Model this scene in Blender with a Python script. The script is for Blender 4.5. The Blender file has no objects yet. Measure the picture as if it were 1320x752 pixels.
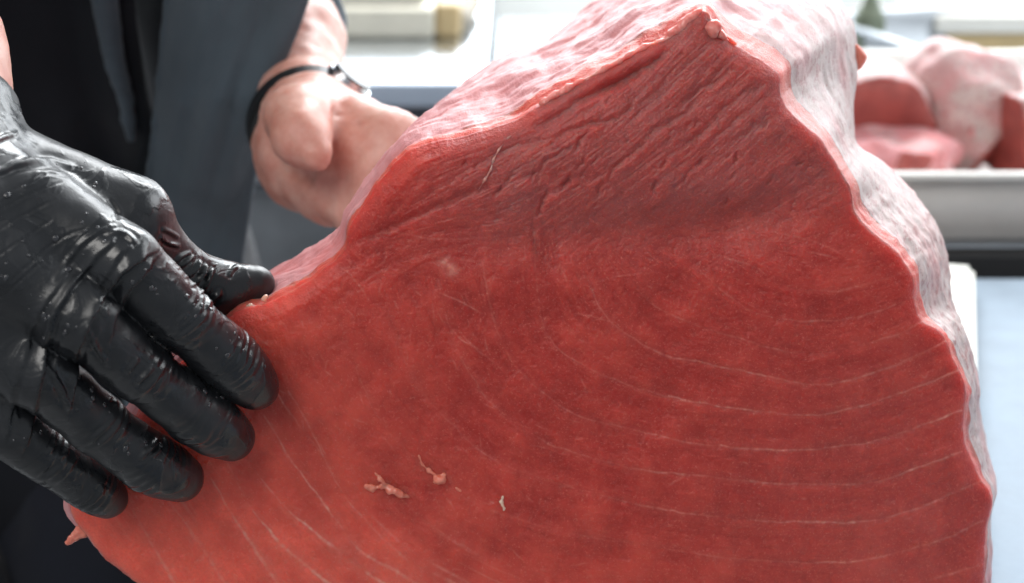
import bpy, bmesh, math, random
import numpy as np
from mathutils import Vector, Matrix

random.seed(7)
RNG = np.random.default_rng(7)
SC = bpy.context.scene
COL = SC.collection

# ---------------------------------------------------------------- camera
CAM_H, PITCH, LENS = 0.38, math.radians(20.0), 55.0
FPX = 1320.0 * LENS / 36.0
cam_data = bpy.data.cameras.new('camera')
cam = bpy.data.objects.new('camera', cam_data)
COL.objects.link(cam)
cam.location = (0, 0, CAM_H)
cam.rotation_euler = (math.pi / 2 - PITCH, 0, 0)
cam_data.lens = LENS
cam_data.sensor_width = 36.0
cam_data.clip_start = 0.02
cam_data.clip_end = 60.0
cam_data.dof.use_dof = True
cam_data.dof.focus_distance = 0.585
cam_data.dof.aperture_fstop = 9.0
SC.camera = cam
SC.render.resolution_x, SC.render.resolution_y = 1024, 583

# ---------------------------------------------------------------- light
world = bpy.data.worlds.new('World')
SC.world = world
world.use_nodes = True
bg = world.node_tree.nodes['Background']
bg.inputs['Color'].default_value = (0.86, 0.93, 1.0, 1)
bg.inputs['Strength'].default_value = 0.36


def area_lamp(name, loc, target, sx, sy, power, color):
    d = bpy.data.lights.new(name, 'AREA')
    d.shape = 'RECTANGLE'
    d.size, d.size_y = sx, sy
    d.energy = power
    d.color = color
    o = bpy.data.objects.new(name, d)
    COL.objects.link(o)
    o.location = loc
    o.rotation_euler = (Vector(target) - Vector(loc)).to_track_quat('-Z', 'Y').to_euler()
    return o


area_lamp('daylight_lamp', (0.30, 2.70, 1.90), (0.05, 0.7, 0.1), 1.8, 1.0, 100, (0.95, 0.98, 1.0))
area_lamp('side_daylight_lamp', (1.55, 1.15, 1.15), (-0.1, 0.85, 0.15), 1.2, 1.0, 20, (0.93, 0.97, 1.0))
area_lamp('front_fill_lamp', (-0.75, -0.45, 1.45), (0.0, 0.6, 0.1), 1.4, 0.7, 19, (1.0, 0.97, 0.93))  # added fill light from the front left, for the cut face
SC.view_settings.view_transform = 'Standard'
SC.view_settings.look = 'None'
SC.view_settings.gamma = 1.0
SC.view_settings.exposure = 0.0
SC.view_settings.use_curve_mapping = False
SC.cycles.use_denoising = True
SC.cycles.sample_clamp_indirect = 6.0


# ---------------------------------------------------------------- geometry helpers
def at(px, py, Y):
    """point seen at photograph pixel (px, py) at depth Y from the camera's post"""
    c, s = math.cos(PITCH), math.sin(PITCH)
    u, v = (px - 660.0) / FPX, (376.0 - py) / FPX
    dx, dy, dz = u, c + v * s, -s + v * c
    t = Y / dy
    return np.array([dx * t, Y, CAM_H + dz * t])


def at_many(px, py, Y):
    c, s = math.cos(PITCH), math.sin(PITCH)
    u, v = (px - 660.0) / FPX, (376.0 - py) / FPX
    dy = c + v * s
    t = Y / dy
    return np.stack([u * t, np.broadcast_to(Y, t.shape), CAM_H + (-s + v * c) * t], -1)


def to_px(P):
    c, s = math.cos(PITCH), math.sin(PITCH)
    q = P - np.array([0, 0, CAM_H])
    d = q[:, 1] * c - q[:, 2] * s
    up = q[:, 1] * s + q[:, 2] * c
    return 660 + FPX * q[:, 0] / d, 376 - FPX * up / d


TAB = RNG.random((64, 64, 64)).astype(np.float32)


def vnoise(P, freq, off=0.0):
    q = P * freq + off
    i = np.floor(q).astype(np.int64)
    f = (q - i).astype(np.float32)
    f = f * f * (3 - 2 * f)
    i &= 63
    j = (i + 1) & 63
    x0, y0, z0 = i[..., 0], i[..., 1], i[..., 2]
    x1, y1, z1 = j[..., 0], j[..., 1], j[..., 2]
    fx, fy, fz = f[..., 0], f[..., 1], f[..., 2]
    a = TAB[x0, y0, z0] * (1 - fx) + TAB[x1, y0, z0] * fx
    b = TAB[x0, y1, z0] * (1 - fx) + TAB[x1, y1, z0] * fx
    c = TAB[x0, y0, z1] * (1 - fx) + TAB[x1, y0, z1] * fx
    d = TAB[x0, y1, z1] * (1 - fx) + TAB[x1, y1, z1] * fx
    return ((a * (1 - fy) + b * fy) * (1 - fz) + (c * (1 - fy) + d * fy) * fz) * 2 - 1


def fbm(P, freq, octaves=4, off=0.0, gain=0.5):
    v, a = 0.0, 1.0
    for o in range(octaves):
        v = v + a * vnoise(P, freq, off + 17.3 * o)
        freq *= 2.03
        a *= gain
    return v


def link(name, me, parent=None, mats=(), smooth=True):
    for m in mats:
        me.materials.append(m)
    if smooth and len(me.polygons):
        me.polygons.foreach_set('use_smooth', np.ones(len(me.polygons), dtype=bool))
    me.update()
    o = bpy.data.objects.new(name, me)
    COL.objects.link(o)
    if parent is not None:
        o.parent = parent
        o.matrix_parent_inverse = parent.matrix_world.inverted()
    return o


def quads_mesh(name, V, Q):
    me = bpy.data.meshes.new(name)
    V = np.ascontiguousarray(V, dtype=np.float32)
    Q = np.ascontiguousarray(Q, dtype=np.int32)
    me.vertices.add(len(V))
    me.vertices.foreach_set('co', V.ravel())
    n = Q.shape[1]
    me.loops.add(len(Q) * n)
    me.loops.foreach_set('vertex_index', Q.ravel())
    me.polygons.add(len(Q))
    me.polygons.foreach_set('loop_start', np.arange(0, len(Q) * n, n, dtype=np.int32))
    me.polygons.foreach_set('loop_total', np.full(len(Q), n, dtype=np.int32))
    me.validate()
    me.update()
    return me


def set_mask(me, arr):
    a = me.attributes.new('mask', 'FLOAT_COLOR', 'POINT')
    a.data.foreach_set('color', np.ascontiguousarray(arr, dtype=np.float32).ravel())


def empty(name, loc, label, cat, group=None):
    o = bpy.data.objects.new(name, None)
    COL.objects.link(o)
    o.empty_display_size = 0.05
    o.location = loc
    tag(o, label, cat, group)
    bpy.context.view_layer.update()
    return o


def tag(o, label, cat, group=None):
    o['label'] = label
    o['category'] = cat
    if group:
        o['group'] = group
    return o


def catmull(pts, n):
    P = np.array(pts, dtype=float)
    P = np.vstack([2 * P[0] - P[1], P, 2 * P[-1] - P[-2]])
    m = len(P) - 3
    t = np.linspace(0, m - 1e-6, n)
    i = np.floor(t).astype(int)
    f = (t - i)[:, None]
    a, b, c, d = P[i], P[i + 1], P[i + 2], P[i + 3]
    return 0.5 * (2 * b + (c - a) * f + (2 * a - 5 * b + 4 * c - d) * f ** 2 + (3 * b - a - 3 * c + d) * f ** 3)


def grid_quads(r, c, wrap=False):
    i = np.arange(r - 1)[:, None]
    j = np.arange(c if wrap else c - 1)[None, :]
    j2 = (j + 1) % c
    return np.stack([i * c + j, i * c + j2, (i + 1) * c + j2, (i + 1) * c + j], -1).reshape(-1, 4)


def vnormals(V, Q):
    N = np.zeros_like(V)
    fn = np.cross(V[Q[:, 2]] - V[Q[:, 0]], V[Q[:, 3]] - V[Q[:, 1]])
    for k in range(Q.shape[1]):
        for a in range(3):
            N[:, a] += np.bincount(Q[:, k], weights=fn[:, a], minlength=len(V))
    return N / (np.linalg.norm(N, axis=1, keepdims=True) + 1e-12)


def smooth_mesh(V, Q, it, lam=0.5):
    E = np.vstack([Q[:, [k, (k + 1) % Q.shape[1]]] for k in range(Q.shape[1])])
    for _ in range(it):
        S = np.zeros_like(V)
        cnt = np.bincount(E[:, 0], minlength=len(V)) + np.bincount(E[:, 1], minlength=len(V))
        for a in range(3):
            S[:, a] = np.bincount(E[:, 0], weights=V[E[:, 1], a], minlength=len(V)) + \
                np.bincount(E[:, 1], weights=V[E[:, 0], a], minlength=len(V))
        V = V * (1 - lam) + lam * S / np.maximum(cnt, 1)[:, None]
    return V


def surface_nets(D, org, vox):
    ins = D < 0
    nx, ny, nz = D.shape
    cnt = np.zeros((nx - 1, ny - 1, nz - 1), np.uint8)
    sl = [slice(0, -1), slice(1, None)]
    for a in range(2):
        for b in range(2):
            for c in range(2):
                cnt += ins[sl[a], sl[b], sl[c]]
    act = np.argwhere((cnt > 0) & (cnt < 8))
    idx = np.full(cnt.shape, -1, np.int64)
    idx[act[:, 0], act[:, 1], act[:, 2]] = np.arange(len(act))
    S = np.zeros((len(act), 3))
    n = np.zeros(len(act))
    corners = [np.array([a, b, c]) for a in range(2) for b in range(2) for c in range(2)]
    for p in corners:
        for ax in range(3):
            if p[ax] == 0:
                q = p.copy()
                q[ax] = 1
                A = act + p
                B = act + q
                da = D[A[:, 0], A[:, 1], A[:, 2]]
                db = D[B[:, 0], B[:, 1], B[:, 2]]
                m = (da < 0) != (db < 0)
                t = np.where(m, da / np.where(m, da - db, 1), 0)
                S += np.where(m[:, None], p + (q - p) * t[:, None], 0)
                n += m
    V = (act + S / n[:, None]) * vox + org
    Q = []
    for ax in range(3):
        s0 = [slice(None)] * 3
        s1 = [slice(None)] * 3
        s0[ax] = slice(0, -1)
        s1[ax] = slice(1, None)
        e = ins[tuple(s0)] != ins[tuple(s1)]
        P = np.argwhere(e)
        u, v = (ax + 1) % 3, (ax + 2) % 3
        P = P[(P[:, u] > 0) & (P[:, v] > 0) & (P[:, u] < D.shape[u] - 1) & (P[:, v] < D.shape[v] - 1)]
        flip = ins[P[:, 0], P[:, 1], P[:, 2]]
        def cell(du, dv):
            C = P.copy()
            C[:, u] -= du
            C[:, v] -= dv
            return idx[C[:, 0], C[:, 1], C[:, 2]]
        q = np.stack([cell(1, 1), cell(0, 1), cell(0, 0), cell(1, 0)], -1)
        q[~flip] = q[~flip][:, ::-1]
        Q.append(q)
    return V, np.vstack(Q)


class Field:
    """signed distance grid; groups of tapered capsules blended softly within a group"""

    def __init__(self, lo, hi, vox):
        self.lo, self.vox = np.array(lo, float), vox
        self.n = np.ceil((np.array(hi) - self.lo) / vox).astype(int) + 1
        self.D = np.full(self.n, 1.0, np.float32)

    def axes(self, s):
        return [self.lo[a] + self.vox * np.arange(s[a].start, s[a].stop) for a in range(3)]

    def box(self, lo, hi):
        a = np.clip(np.floor((np.array(lo) - self.lo) / self.vox).astype(int), 0, self.n - 1)
        b = np.clip(np.ceil((np.array(hi) - self.lo) / self.vox).astype(int) + 1, 1, self.n)
        return tuple(slice(int(a[i]), int(max(b[i], a[i] + 1))) for i in range(3))

    def group(self, prims, k):
        E = np.zeros(self.n, np.float32)
        for p in prims:
            a, b, ra, rb = np.array(p[0], float), np.array(p[1], float), p[2], p[3]
            m = max(ra, rb) + 6 * k
            s = self.box(np.minimum(a, b) - m, np.maximum(a, b) + m)
            X, Y, Z = self.axes(s)
            X, Y, Z = (X - a[0])[:, None, None], (Y - a[1])[None, :, None], (Z - a[2])[None, None, :]
            ba = b - a
            L = max(float(ba @ ba), 1e-12)
            t = np.clip((X * ba[0] + Y * ba[1] + Z * ba[2]) / L, 0, 1)
            d = np.sqrt((X - t * ba[0]) ** 2 + (Y - t * ba[1]) ** 2 + (Z - t * ba[2]) ** 2) - (ra + (rb - ra) * t)
            E[s] += np.exp(np.clip(-d / k, -60, 60)).astype(np.float32)
        return -k * np.log(np.maximum(E, 1e-20))

    def add(self, d):
        self.D = np.minimum(self.D, d)

    def mesh(self, it=3):
        V, Q = surface_nets(self.D, self.lo, self.vox)
        return smooth_mesh(V, Q, it), Q


def bounds(prims, m):
    P = np.array([x for p in prims for x in (p[0], p[1])])
    R = max(max(p[2], p[3]) for p in prims)
    return P.min(0) - R - m, P.max(0) + R + m


def blob(name, prims, k, vox, mats, parent=None, it=3, disp=None):
    lo, hi = bounds(prims, 2 * vox + k)
    F = Field(lo, hi, vox)
    F.add(F.group(prims, k))
    V, Q = F.mesh(it)
    if disp is not None:
        V = V + vnormals(V, Q) * disp(V)[:, None]
    return link(name, quads_mesh(name, V, Q), parent, mats)


def chain(pts, rad):
    return [(pts[i], pts[i + 1], rad[i], rad[i + 1]) for i in range(len(pts) - 1)]


def box_mesh(name, lo, hi, bevel=0.004, seg=3):
    bm = bmesh.new()
    lo, hi = np.array(lo, float), np.array(hi, float)
    bmesh.ops.create_cube(bm, size=1.0)
    for v in bm.verts:
        v.co = Vector(((lo + hi) / 2 + np.array(v.co) * (hi - lo)).tolist())
    if bevel > 0:
        bmesh.ops.bevel(bm, geom=list(bm.edges), offset=bevel, segments=seg, affect='EDGES', profile=0.6)
    me = bpy.data.meshes.new(name)
    bm.to_mesh(me)
    bm.free()
    return me


def box(name, lo, hi, mat, parent=None, bevel=0.004, rot=0.0, pivot=None):
    me = box_mesh(name, lo, hi, bevel)
    if rot:
        p = Vector(pivot) if pivot is not None else Vector(((np.array(lo) + np.array(hi)) / 2).tolist())
        me.transform(Matrix.Translation(p) @ Matrix.Rotation(rot, 4, 'Z') @ Matrix.Translation(-p))
    o = link(name, me, parent, [mat])
    return o


# ---------------------------------------------------------------- materials
class NT:
    def __init__(self, name):
        self.m = bpy.data.materials.new(name)
        self.m.use_nodes = True
        self.t = self.m.node_tree
        self.p = self.t.nodes['Principled BSDF']

    def n(self, typ, **kw):
        nd = self.t.nodes.new(typ)
        for k, v in kw.items():
            setattr(nd, k, v)
        return nd

    def l(self, a, b):
        self.t.links.new(a, b)

    def noise(self, scale, detail=4, rough=0.55, vec=None, dist=0.0):
        nd = self.n('ShaderNodeTexNoise')
        nd.inputs['Scale'].default_value = scale
        nd.inputs['Detail'].default_value = detail
        nd.inputs['Roughness'].default_value = rough
        nd.inputs['Distortion'].default_value = dist
        if vec is not None:
            self.l(vec, nd.inputs['Vector'])
        return nd.outputs['Fac']

    def coord(self, sx=1, sy=1, sz=1, which='Object'):
        c = self.n('ShaderNodeTexCoord')
        m = self.n('ShaderNodeMapping')
        m.inputs['Scale'].default_value = (sx, sy, sz)
        self.l(c.outputs[which], m.inputs['Vector'])
        return m.outputs['Vector']

    def ramp(self, fac, stops):
        r = self.n('ShaderNodeValToRGB')
        e = r.color_ramp.elements
        while len(e) < len(stops):
            e.new(0.5)
        for el, (pos, col) in zip(e, stops):
            el.position = pos
            el.color = tuple(col) + (1,) if len(col) == 3 else col
        self.l(fac, r.inputs['Fac'])
        return r.outputs['Color']

    def map(self, fac, a, b, c, d):
        r = self.n('ShaderNodeMapRange')
        for k, v in zip(('From Min', 'From Max', 'To Min', 'To Max'), (a, b, c, d)):
            r.inputs[k].default_value = v
        self.l(fac, r.inputs['Value'])
        return r.outputs['Result']

    def mix(self, fac, a, b, blend='MIX'):
        x = self.n('ShaderNodeMix', data_type='RGBA', blend_type=blend)
        for sock, v in ((x.inputs['Factor'], fac), (x.inputs['A'], a), (x.inputs['B'], b)):
            pass
        ins = {s.identifier: s for s in x.inputs}
        for ident, v in (('Factor_Float', fac), ('A_Color', a), ('B_Color', b)):
            if isinstance(v, (int, float)):
                ins[ident].default_value = v
            elif isinstance(v, tuple):
                ins[ident].default_value = v + (1,) if len(v) == 3 else v
            else:
                self.l(v, ins[ident])
        return [o for o in x.outputs if o.identifier == 'Result_Color'][0]

    def math(self, op, a, b=0.0):
        m = self.n('ShaderNodeMath', operation=op)
        for s, v in zip(m.inputs, (a, b)):
            if isinstance(v, (int, float)):
                s.default_value = v
            else:
                self.l(v, s)
        return m.outputs[0]

    def bump(self, h, strength, dist, prev=None):
        b = self.n('ShaderNodeBump')
        b.inputs['Strength'].default_value = strength
        b.inputs['Distance'].default_value = dist
        self.l(h, b.inputs['Height'])
        if prev is not None:
            self.l(prev, b.inputs['Normal'])
        return b.outputs['Normal']

    def set(self, **kw):
        for k, v in kw.items():
            s = self.p.inputs[k.replace('_', ' ')]
            if isinstance(v, (int, float, tuple)):
                s.default_value = v + (1,) if isinstance(v, tuple) and len(v) == 3 and s.type == 'RGBA' else v
            else:
                self.l(v, s)


def plain(name, col, rough=0.5, metal=0.0, var=0.12, scale=30, bump=0.0, bscale=200, stretch=(1, 1, 1), spec=0.5):
    t = NT(name)
    v = t.coord(*stretch)
    f = t.noise(scale, 5, 0.6, v)
    lo = tuple(c * (1 - var) for c in col)
    hi = tuple(min(1, c * (1 + var)) for c in col)
    t.set(Base_Color=t.ramp(f, [(0.3, lo), (0.7, hi)]), Metallic=metal,
          Roughness=t.map(f, 0.3, 0.7, max(0.02, rough - 0.06), rough + 0.06), Specular_IOR_Level=spec)
    if bump > 0:
        t.set(Normal=t.bump(t.noise(bscale, 4, 0.6, v), bump, 0.001))
    return t.m


def mat_flesh():
    """cut face: mask R = white connective lines, G = fibre streaks, B = fatty pale belly, A = darker back muscle plus painted shade of the hollow"""
    t = NT('tuna_cut_flesh')
    a = t.n('ShaderNodeAttribute', attribute_name='mask')
    sep = t.n('ShaderNodeSeparateColor')
    t.l(a.outputs['Color'], sep.inputs['Color'])
    fat, fib, pale, dark = sep.outputs['Red'], sep.outputs['Green'], sep.outputs['Blue'], a.outputs['Alpha']
    v = t.coord()
    big = t.noise(42, 4, 0.6, v)
    fine = t.noise(900, 3, 0.6, v)
    base = t.mix(pale, (0.53, 0.058, 0.047), (0.97, 0.20, 0.14))
    base = t.mix(dark, base, (0.45, 0.14, 0.135))
    base = t.mix(t.map(big, 0.35, 0.68, 0.0, 0.36), base, (0.30, 0.038, 0.034))
    base = t.mix(t.map(fib, 0.25, 0.9, 0.0, 0.34), base, (0.68, 0.12, 0.09))
    base = t.mix(t.map(fine, 0.48, 0.72, 0.0, 0.42), base, (0.66, 0.13, 0.10))
    grit = t.noise(1250, 3, 0.6, v)
    base = t.mix(t.map(grit, 0.58, 0.72, 0.0, 0.45), base, (0.80, 0.30, 0.24))
    base = t.mix(fat, base, (0.82, 0.42, 0.35))
    t.set(Base_Color=base, Roughness=t.map(fine, 0.3, 0.7, 0.28, 0.5), Specular_IOR_Level=0.32,
          Subsurface_Weight=1.0, Subsurface_Radius=(1.0, 0.10, 0.07), Subsurface_Scale=0.013, Subsurface_Anisotropy=0.6,
          Coat_Weight=0.07, Coat_Roughness=0.18)
    n1 = t.bump(t.noise(520, 4, 0.7, v), 0.40, 0.0012)
    n2 = t.bump(t.noise(1300, 3, 0.65, v), 0.5, 0.0007, n1)
    t.set(Normal=n2)
    return t.m


def mat_side():
    """outer surface: mask R = pale silvery membrane, G = groove/fibre, B = fat edge"""
    t = NT('tuna_outer_membrane')
    a = t.n('ShaderNodeAttribute', attribute_name='mask')
    sep = t.n('ShaderNodeSeparateColor')
    t.l(a.outputs['Color'], sep.inputs['Color'])
    mem, fib, fat = sep.outputs['Red'], sep.outputs['Green'], sep.outputs['Blue']
    v = t.coord()
    vs = t.coord(1, 0.4, 1)
    spots = t.noise(250, 4, 0.72, vs)
    big = t.noise(45, 4, 0.6, v)
    pit = t.n('ShaderNodeTexVoronoi')
    pit.inputs['Scale'].default_value = 330
    t.l(v, pit.inputs['Vector'])
    base = t.mix(t.map(big, 0.35, 0.65, 0, 1), (0.60, 0.20, 0.20), (0.61, 0.27, 0.28))
    base = t.mix(t.map(fib, 0.4, 0.9, 0, 0.4), base, (0.66, 0.36, 0.37))
    memc = t.mix(t.map(spots, 0.40, 0.50, 0, 1), (0.42, 0.23, 0.22), (0.54, 0.42, 0.40))
    base = t.mix(mem, base, memc)
    base = t.mix(fat, base, (0.80, 0.58, 0.50))
    t.set(Base_Color=base, Roughness=t.map(spots, 0.35, 0.65, 0.42, 0.66), Specular_IOR_Level=0.35,
          Subsurface_Weight=0.3, Subsurface_Radius=(1.0, 0.35, 0.25), Subsurface_Scale=0.005,
          Coat_Weight=0.08, Coat_Roughness=0.2)
    n1 = t.bump(spots, 0.40, 0.0010)
    n2 = t.bump(t.noise(1100, 3, 0.6, v), 0.2, 0.0006, n1)
    t.set(Normal=n2)
    return t.m


def mat_glove():
    t = NT('black_nitrile')
    v = t.coord()
    f = t.noise(70, 4, 0.6, v)
    wet = t.map(t.noise(60, 3, 0.5, v, 0.8), 0.48, 0.54, 0, 1)
    drops = t.n('ShaderNodeTexVoronoi', feature='SMOOTH_F1')
    drops.inputs['Scale'].default_value = 210
    drops.inputs['Randomness'].default_value = 1.0
    t.l(v, drops.inputs['Vector'])
    dh = t.map(drops.outputs['Distance'], 0.0, 0.30, 1.0, 0.0)
    gate = t.math('MULTIPLY', dh, t.map(t.noise(34, 3, 0.6, v), 0.60, 0.64, 0, 1))
    t.set(Base_Color=t.ramp(f, [(0.3, (0.009, 0.010, 0.012)), (0.7, (0.018, 0.019, 0.022))]),
          Roughness=t.map(wet, 0, 1, 0.40, 0.25), Specular_IOR_Level=0.6)
    n1 = t.bump(t.noise(120, 3, 0.5, v, 0.4), 0.10, 0.002)
    n2 = t.bump(t.noise(900, 3, 0.6, v), 0.12, 0.0006, n1)
    n3 = t.bump(wet, 0.35, 0.0005, n2)
    t.set(Normal=n3)
    return t.m


def mat_skin():
    t = NT('skin')
    v = t.coord()
    f = t.noise(55, 5, 0.65, v)
    t.set(Base_Color=t.ramp(f, [(0.34, (0.54, 0.23, 0.175)), (0.66, (0.66, 0.39, 0.32))]), Roughness=0.45,
          Subsurface_Weight=0.3, Subsurface_Radius=(1.0, 0.35, 0.2), Subsurface_Scale=0.006)
    t.set(Normal=t.bump(t.noise(420, 4, 0.6, v), 0.2, 0.0008))
    return t.m


def mat_cloth(name, col, rough=0.85):
    t = NT(name)
    v = t.coord()
    f = t.noise(14, 4, 0.6, v)
    w = t.noise(1400, 2, 0.5, v)
    lo = tuple(c * 0.8 for c in col)
    hi = tuple(c * 1.2 for c in col)
    t.set(Base_Color=t.ramp(f, [(0.3, lo), (0.7, hi)]), Roughness=rough, Specular_IOR_Level=0.25,
          Sheen_Weight=0.15, Normal=t.bump(w, 0.3, 0.0006))
    return t.m


M_FLESH, M_SIDE, M_GLOVE, M_SKIN = mat_flesh(), mat_side(), mat_glove(), mat_skin()
M_SHIRT = mat_cloth('black_cotton', (0.007, 0.0085, 0.013))
M_APRON = mat_cloth('charcoal_apron_cloth', (0.066, 0.090, 0.110))
M_TROUSER = mat_cloth('navy_black_trousers', (0.008, 0.010, 0.017))
M_STRAP = plain('black_rubber', (0.012, 0.012, 0.012), 0.35)
M_WATCH = plain('watch_steel', (0.55, 0.57, 0.6), 0.22, 1.0)
M_STEEL = plain('brushed_steel', (0.70, 0.74, 0.79), 0.18, 1.0, 0.06, 40, 0.06, 90, (1, 14, 14))
M_STEEL_T = plain('table_steel', (0.225, 0.275, 0.33), 0.5, 0.1, 0.14, 22, 0.10, 60, (1, 1, 1), 0.15)
M_STEEL_D = plain('cabinet_steel', (0.40, 0.43, 0.46), 0.42, 0.5, 0.08, 20)
M_TRIM = plain('blue_grey_trim', (0.66, 0.76, 0.90), 0.35, 0.0, 0.04, 20)
M_TRAY = plain('tray_enamel', (0.62, 0.60, 0.565), 0.36, 0.0, 0.05, 30)
M_BOARD = plain('white_polyethylene', (0.74, 0.72, 0.66), 0.55, 0, 0.04, 40, 0.2, 300, (1, 1, 1), 0.2)
M_CREAM = plain('cream_plastic', (0.72, 0.68, 0.56), 0.45, 0, 0.05, 30)
M_WOOD = plain('pale_wood', (0.58, 0.43, 0.22), 0.5, 0, 0.2, 30, 0.2, 120, (1, 8, 8))
M_WALL = plain('white_wall_tile', (0.72, 0.73, 0.70), 0.4, 0, 0.04, 8)
M_FLOOR = plain('grey_tile_floor', (0.52, 0.53, 0.54), 0.5, 0, 0.2, 12)
M_GAP_SHADE = plain('gap_shade_black', (0.015, 0.015, 0.016), 0.6)
M_FRAME = plain('window_frame_paint', (0.7, 0.7, 0.68), 0.5)
M_GREEN = plain('dark_green_plastic', (0.16, 0.19, 0.13), 0.5)
tw = NT('bright_window_glass')
tw.set(Base_Color=(0.8, 0.85, 0.9), Emission_Color=(0.93, 0.97, 1.0), Emission_Strength=5.0, Roughness=0.1)
M_PANE = tw.m
ts = NT('shred_flesh')
ts.set(Base_Color=ts.ramp(ts.noise(300, 3, 0.6, ts.coord()), [(0.3, (0.72, 0.17, 0.11)), (0.7, (0.80, 0.28, 0.20))]), Roughness=0.35,
       Subsurface_Weight=0.5, Subsurface_Radius=(1, 0.3, 0.2), Subsurface_Scale=0.004, Coat_Weight=0.3, Coat_Roughness=0.15)
M_SHRED = ts.m
tf = NT('pale_fat')
tf.set(Base_Color=tf.ramp(tf.noise(200, 3, 0.6, tf.coord()), [(0.3, (0.78, 0.45, 0.34)), (0.7, (0.85, 0.62, 0.50))]), Roughness=0.25,
       Subsurface_Weight=0.6, Subsurface_Radius=(1, 0.45, 0.3), Subsurface_Scale=0.004, Coat_Weight=0.5, Coat_Roughness=0.1)
M_FAT = tf.m
tg = NT('pink_fringe')
tg.set(Base_Color=tg.ramp(tg.noise(260, 3, 0.6, tg.coord()), [(0.3, (0.66, 0.17, 0.14)), (0.7, (0.74, 0.30, 0.26))]), Roughness=0.3,
       Subsurface_Weight=0.8, Subsurface_Radius=(1, 0.4, 0.3), Subsurface_Scale=0.006, Coat_Weight=0.4, Coat_Roughness=0.12)
M_FRINGE = tg.m

# ================================================================ SETTING
def struct(o):
    o['kind'] = 'structure'
    return o


struct(box('floor', (-3, -1.5, -0.96), (3.2, 3.2, -0.90), M_FLOOR, bevel=0.0))
wall = struct(box('back_wall', (-3, 2.95, -0.90), (3.2, 3.05, 0.06), M_WALL, bevel=0.0))
struct(box('back_wall_above_window', (-3, 2.95, 1.72), (3.2, 3.05, 2.3), M_WALL, bevel=0.0))
struct(box('back_wall_beside_window', (-3, 2.95, 0.06), (-0.75, 3.05, 1.72), M_WALL, bevel=0.0))

win = empty('window', (0.6, 2.95, 0.06), 'bright daylit kitchen window behind the back counter', 'window')
box('pane', (-0.70, 2.99, 0.11), (2.35, 3.0, 1.67), M_PANE, win, bevel=0.0)
for nm, lo, hi in (('frame', (-0.75, 2.93, 0.06), (2.4, 3.02, 0.11)), ('frame', (-0.75, 2.93, 1.67), (2.4, 3.02, 1.72)),
                   ('frame', (-0.75, 2.93, 0.112), (-0.70, 3.02, 1.668)), ('frame', (2.35, 2.93, 0.112), (2.4, 3.02, 1.668)),
                   ('mullion', (0.80, 2.95, 0.112), (0.84, 2.985, 1.668))):
    box(nm, lo, hi, M_FRAME, win, bevel=0.004)

# steel work table under the fish
tb = empty('work_table', (0.45, 0.7, -0.90), 'low glossy stainless steel work table under the white cutting board', 'table')
box('table_top', (-0.05, 0.36, -0.035), (1.15, 1.075, 0.0), M_STEEL_T, tb, bevel=0.006)
for x in (0.0, 1.05):
    for y in (0.41, 0.98):
        box('leg', (x, y, -0.90), (x + 0.04, y + 0.04, -0.036), M_STEEL, tb, bevel=0.004)
box('shelf', (0.0, 0.42, -0.70), (1.09, 1.01, -0.68), M_STEEL_D, tb, bevel=0.003)

# cutting board
u = np.array([0.26, 0.966]); w = np.array([-0.966, 0.26])
cr = np.array([0.327, 1.045])
bm = bmesh.new()
pts = [cr, cr + w * 0.31, cr + w * 0.31 - u * 0.62, cr - u * 0.62]
vb = [bm.verts.new((p[0], p[1], 0.001)) for p in pts]
vt = [bm.verts.new((p[0], p[1], 0.02)) for p in pts]
bm.faces.new(vb[::-1]); bm.faces.new(vt)
for i in range(4):
    bm.faces.new((vb[i], vb[(i + 1) % 4], vt[(i + 1) % 4], vt[i]))
bmesh.ops.recalc_face_normals(bm, faces=bm.faces)
bmesh.ops.bevel(bm, geom=list(bm.edges), offset=0.004, segments=3, affect='EDGES')
me = bpy.data.meshes.new('cutting_board'); bm.to_mesh(me); bm.free()
tag(link('cutting_board', me, None, [M_BOARD]), 'white plastic cutting board under the big red fish block', 'cutting board')

# second counter carrying the tray
pc = empty('tray_counter', (0.6, 1.5, -0.90), 'steel counter with black gap-shade strip carrying the tray of fish chunks', 'counter')
box('counter_top', (-0.02, 1.150, -0.03), (1.5, 2.15, 0.0), M_STEEL, pc, bevel=0.004)
box('gap_shade_strip', (-0.02, 1.128, -0.05), (1.5, 1.1485, -0.001), M_GAP_SHADE, pc, bevel=0.003)  # black strip painted for the shade in the gap before the counter
box('cabinet', (0.0, 1.18, -0.88), (1.5, 2.13, -0.0305), M_STEEL_D, pc, bevel=0.004)

# back counter on the left
bc = empty('back_counter', (-0.6, 2.0, -0.90), 'long stainless counter with a grey rolled edge behind the person', 'counter')
box('counter_top', (-2.2, 1.735, -0.024), (-0.03, 2.92, 0.0), M_STEEL, bc, bevel=0.003)
box('edge_trim', (-2.2, 1.720, -0.027), (-0.03, 1.7345, 0.001), M_TRIM, bc, bevel=0.004)
for k in range(4):
    x0 = -2.2 + k * 0.54
    d = box('cabinet_door', (x0 + 0.004, 1.76, -0.80), (x0 + 0.536, 1.778, -0.045), M_STEEL_D, bc, bevel=0.004)
    box('handle', (x0 + 0.12, 1.745, -0.13), (x0 + 0.42, 1.759, -0.118), M_STEEL, d, bevel=0.003)
box('carcass', (-2.2, 1.78, -0.90), (-0.03, 2.9, -0.0285), M_STEEL_D, bc, bevel=0.003)

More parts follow.
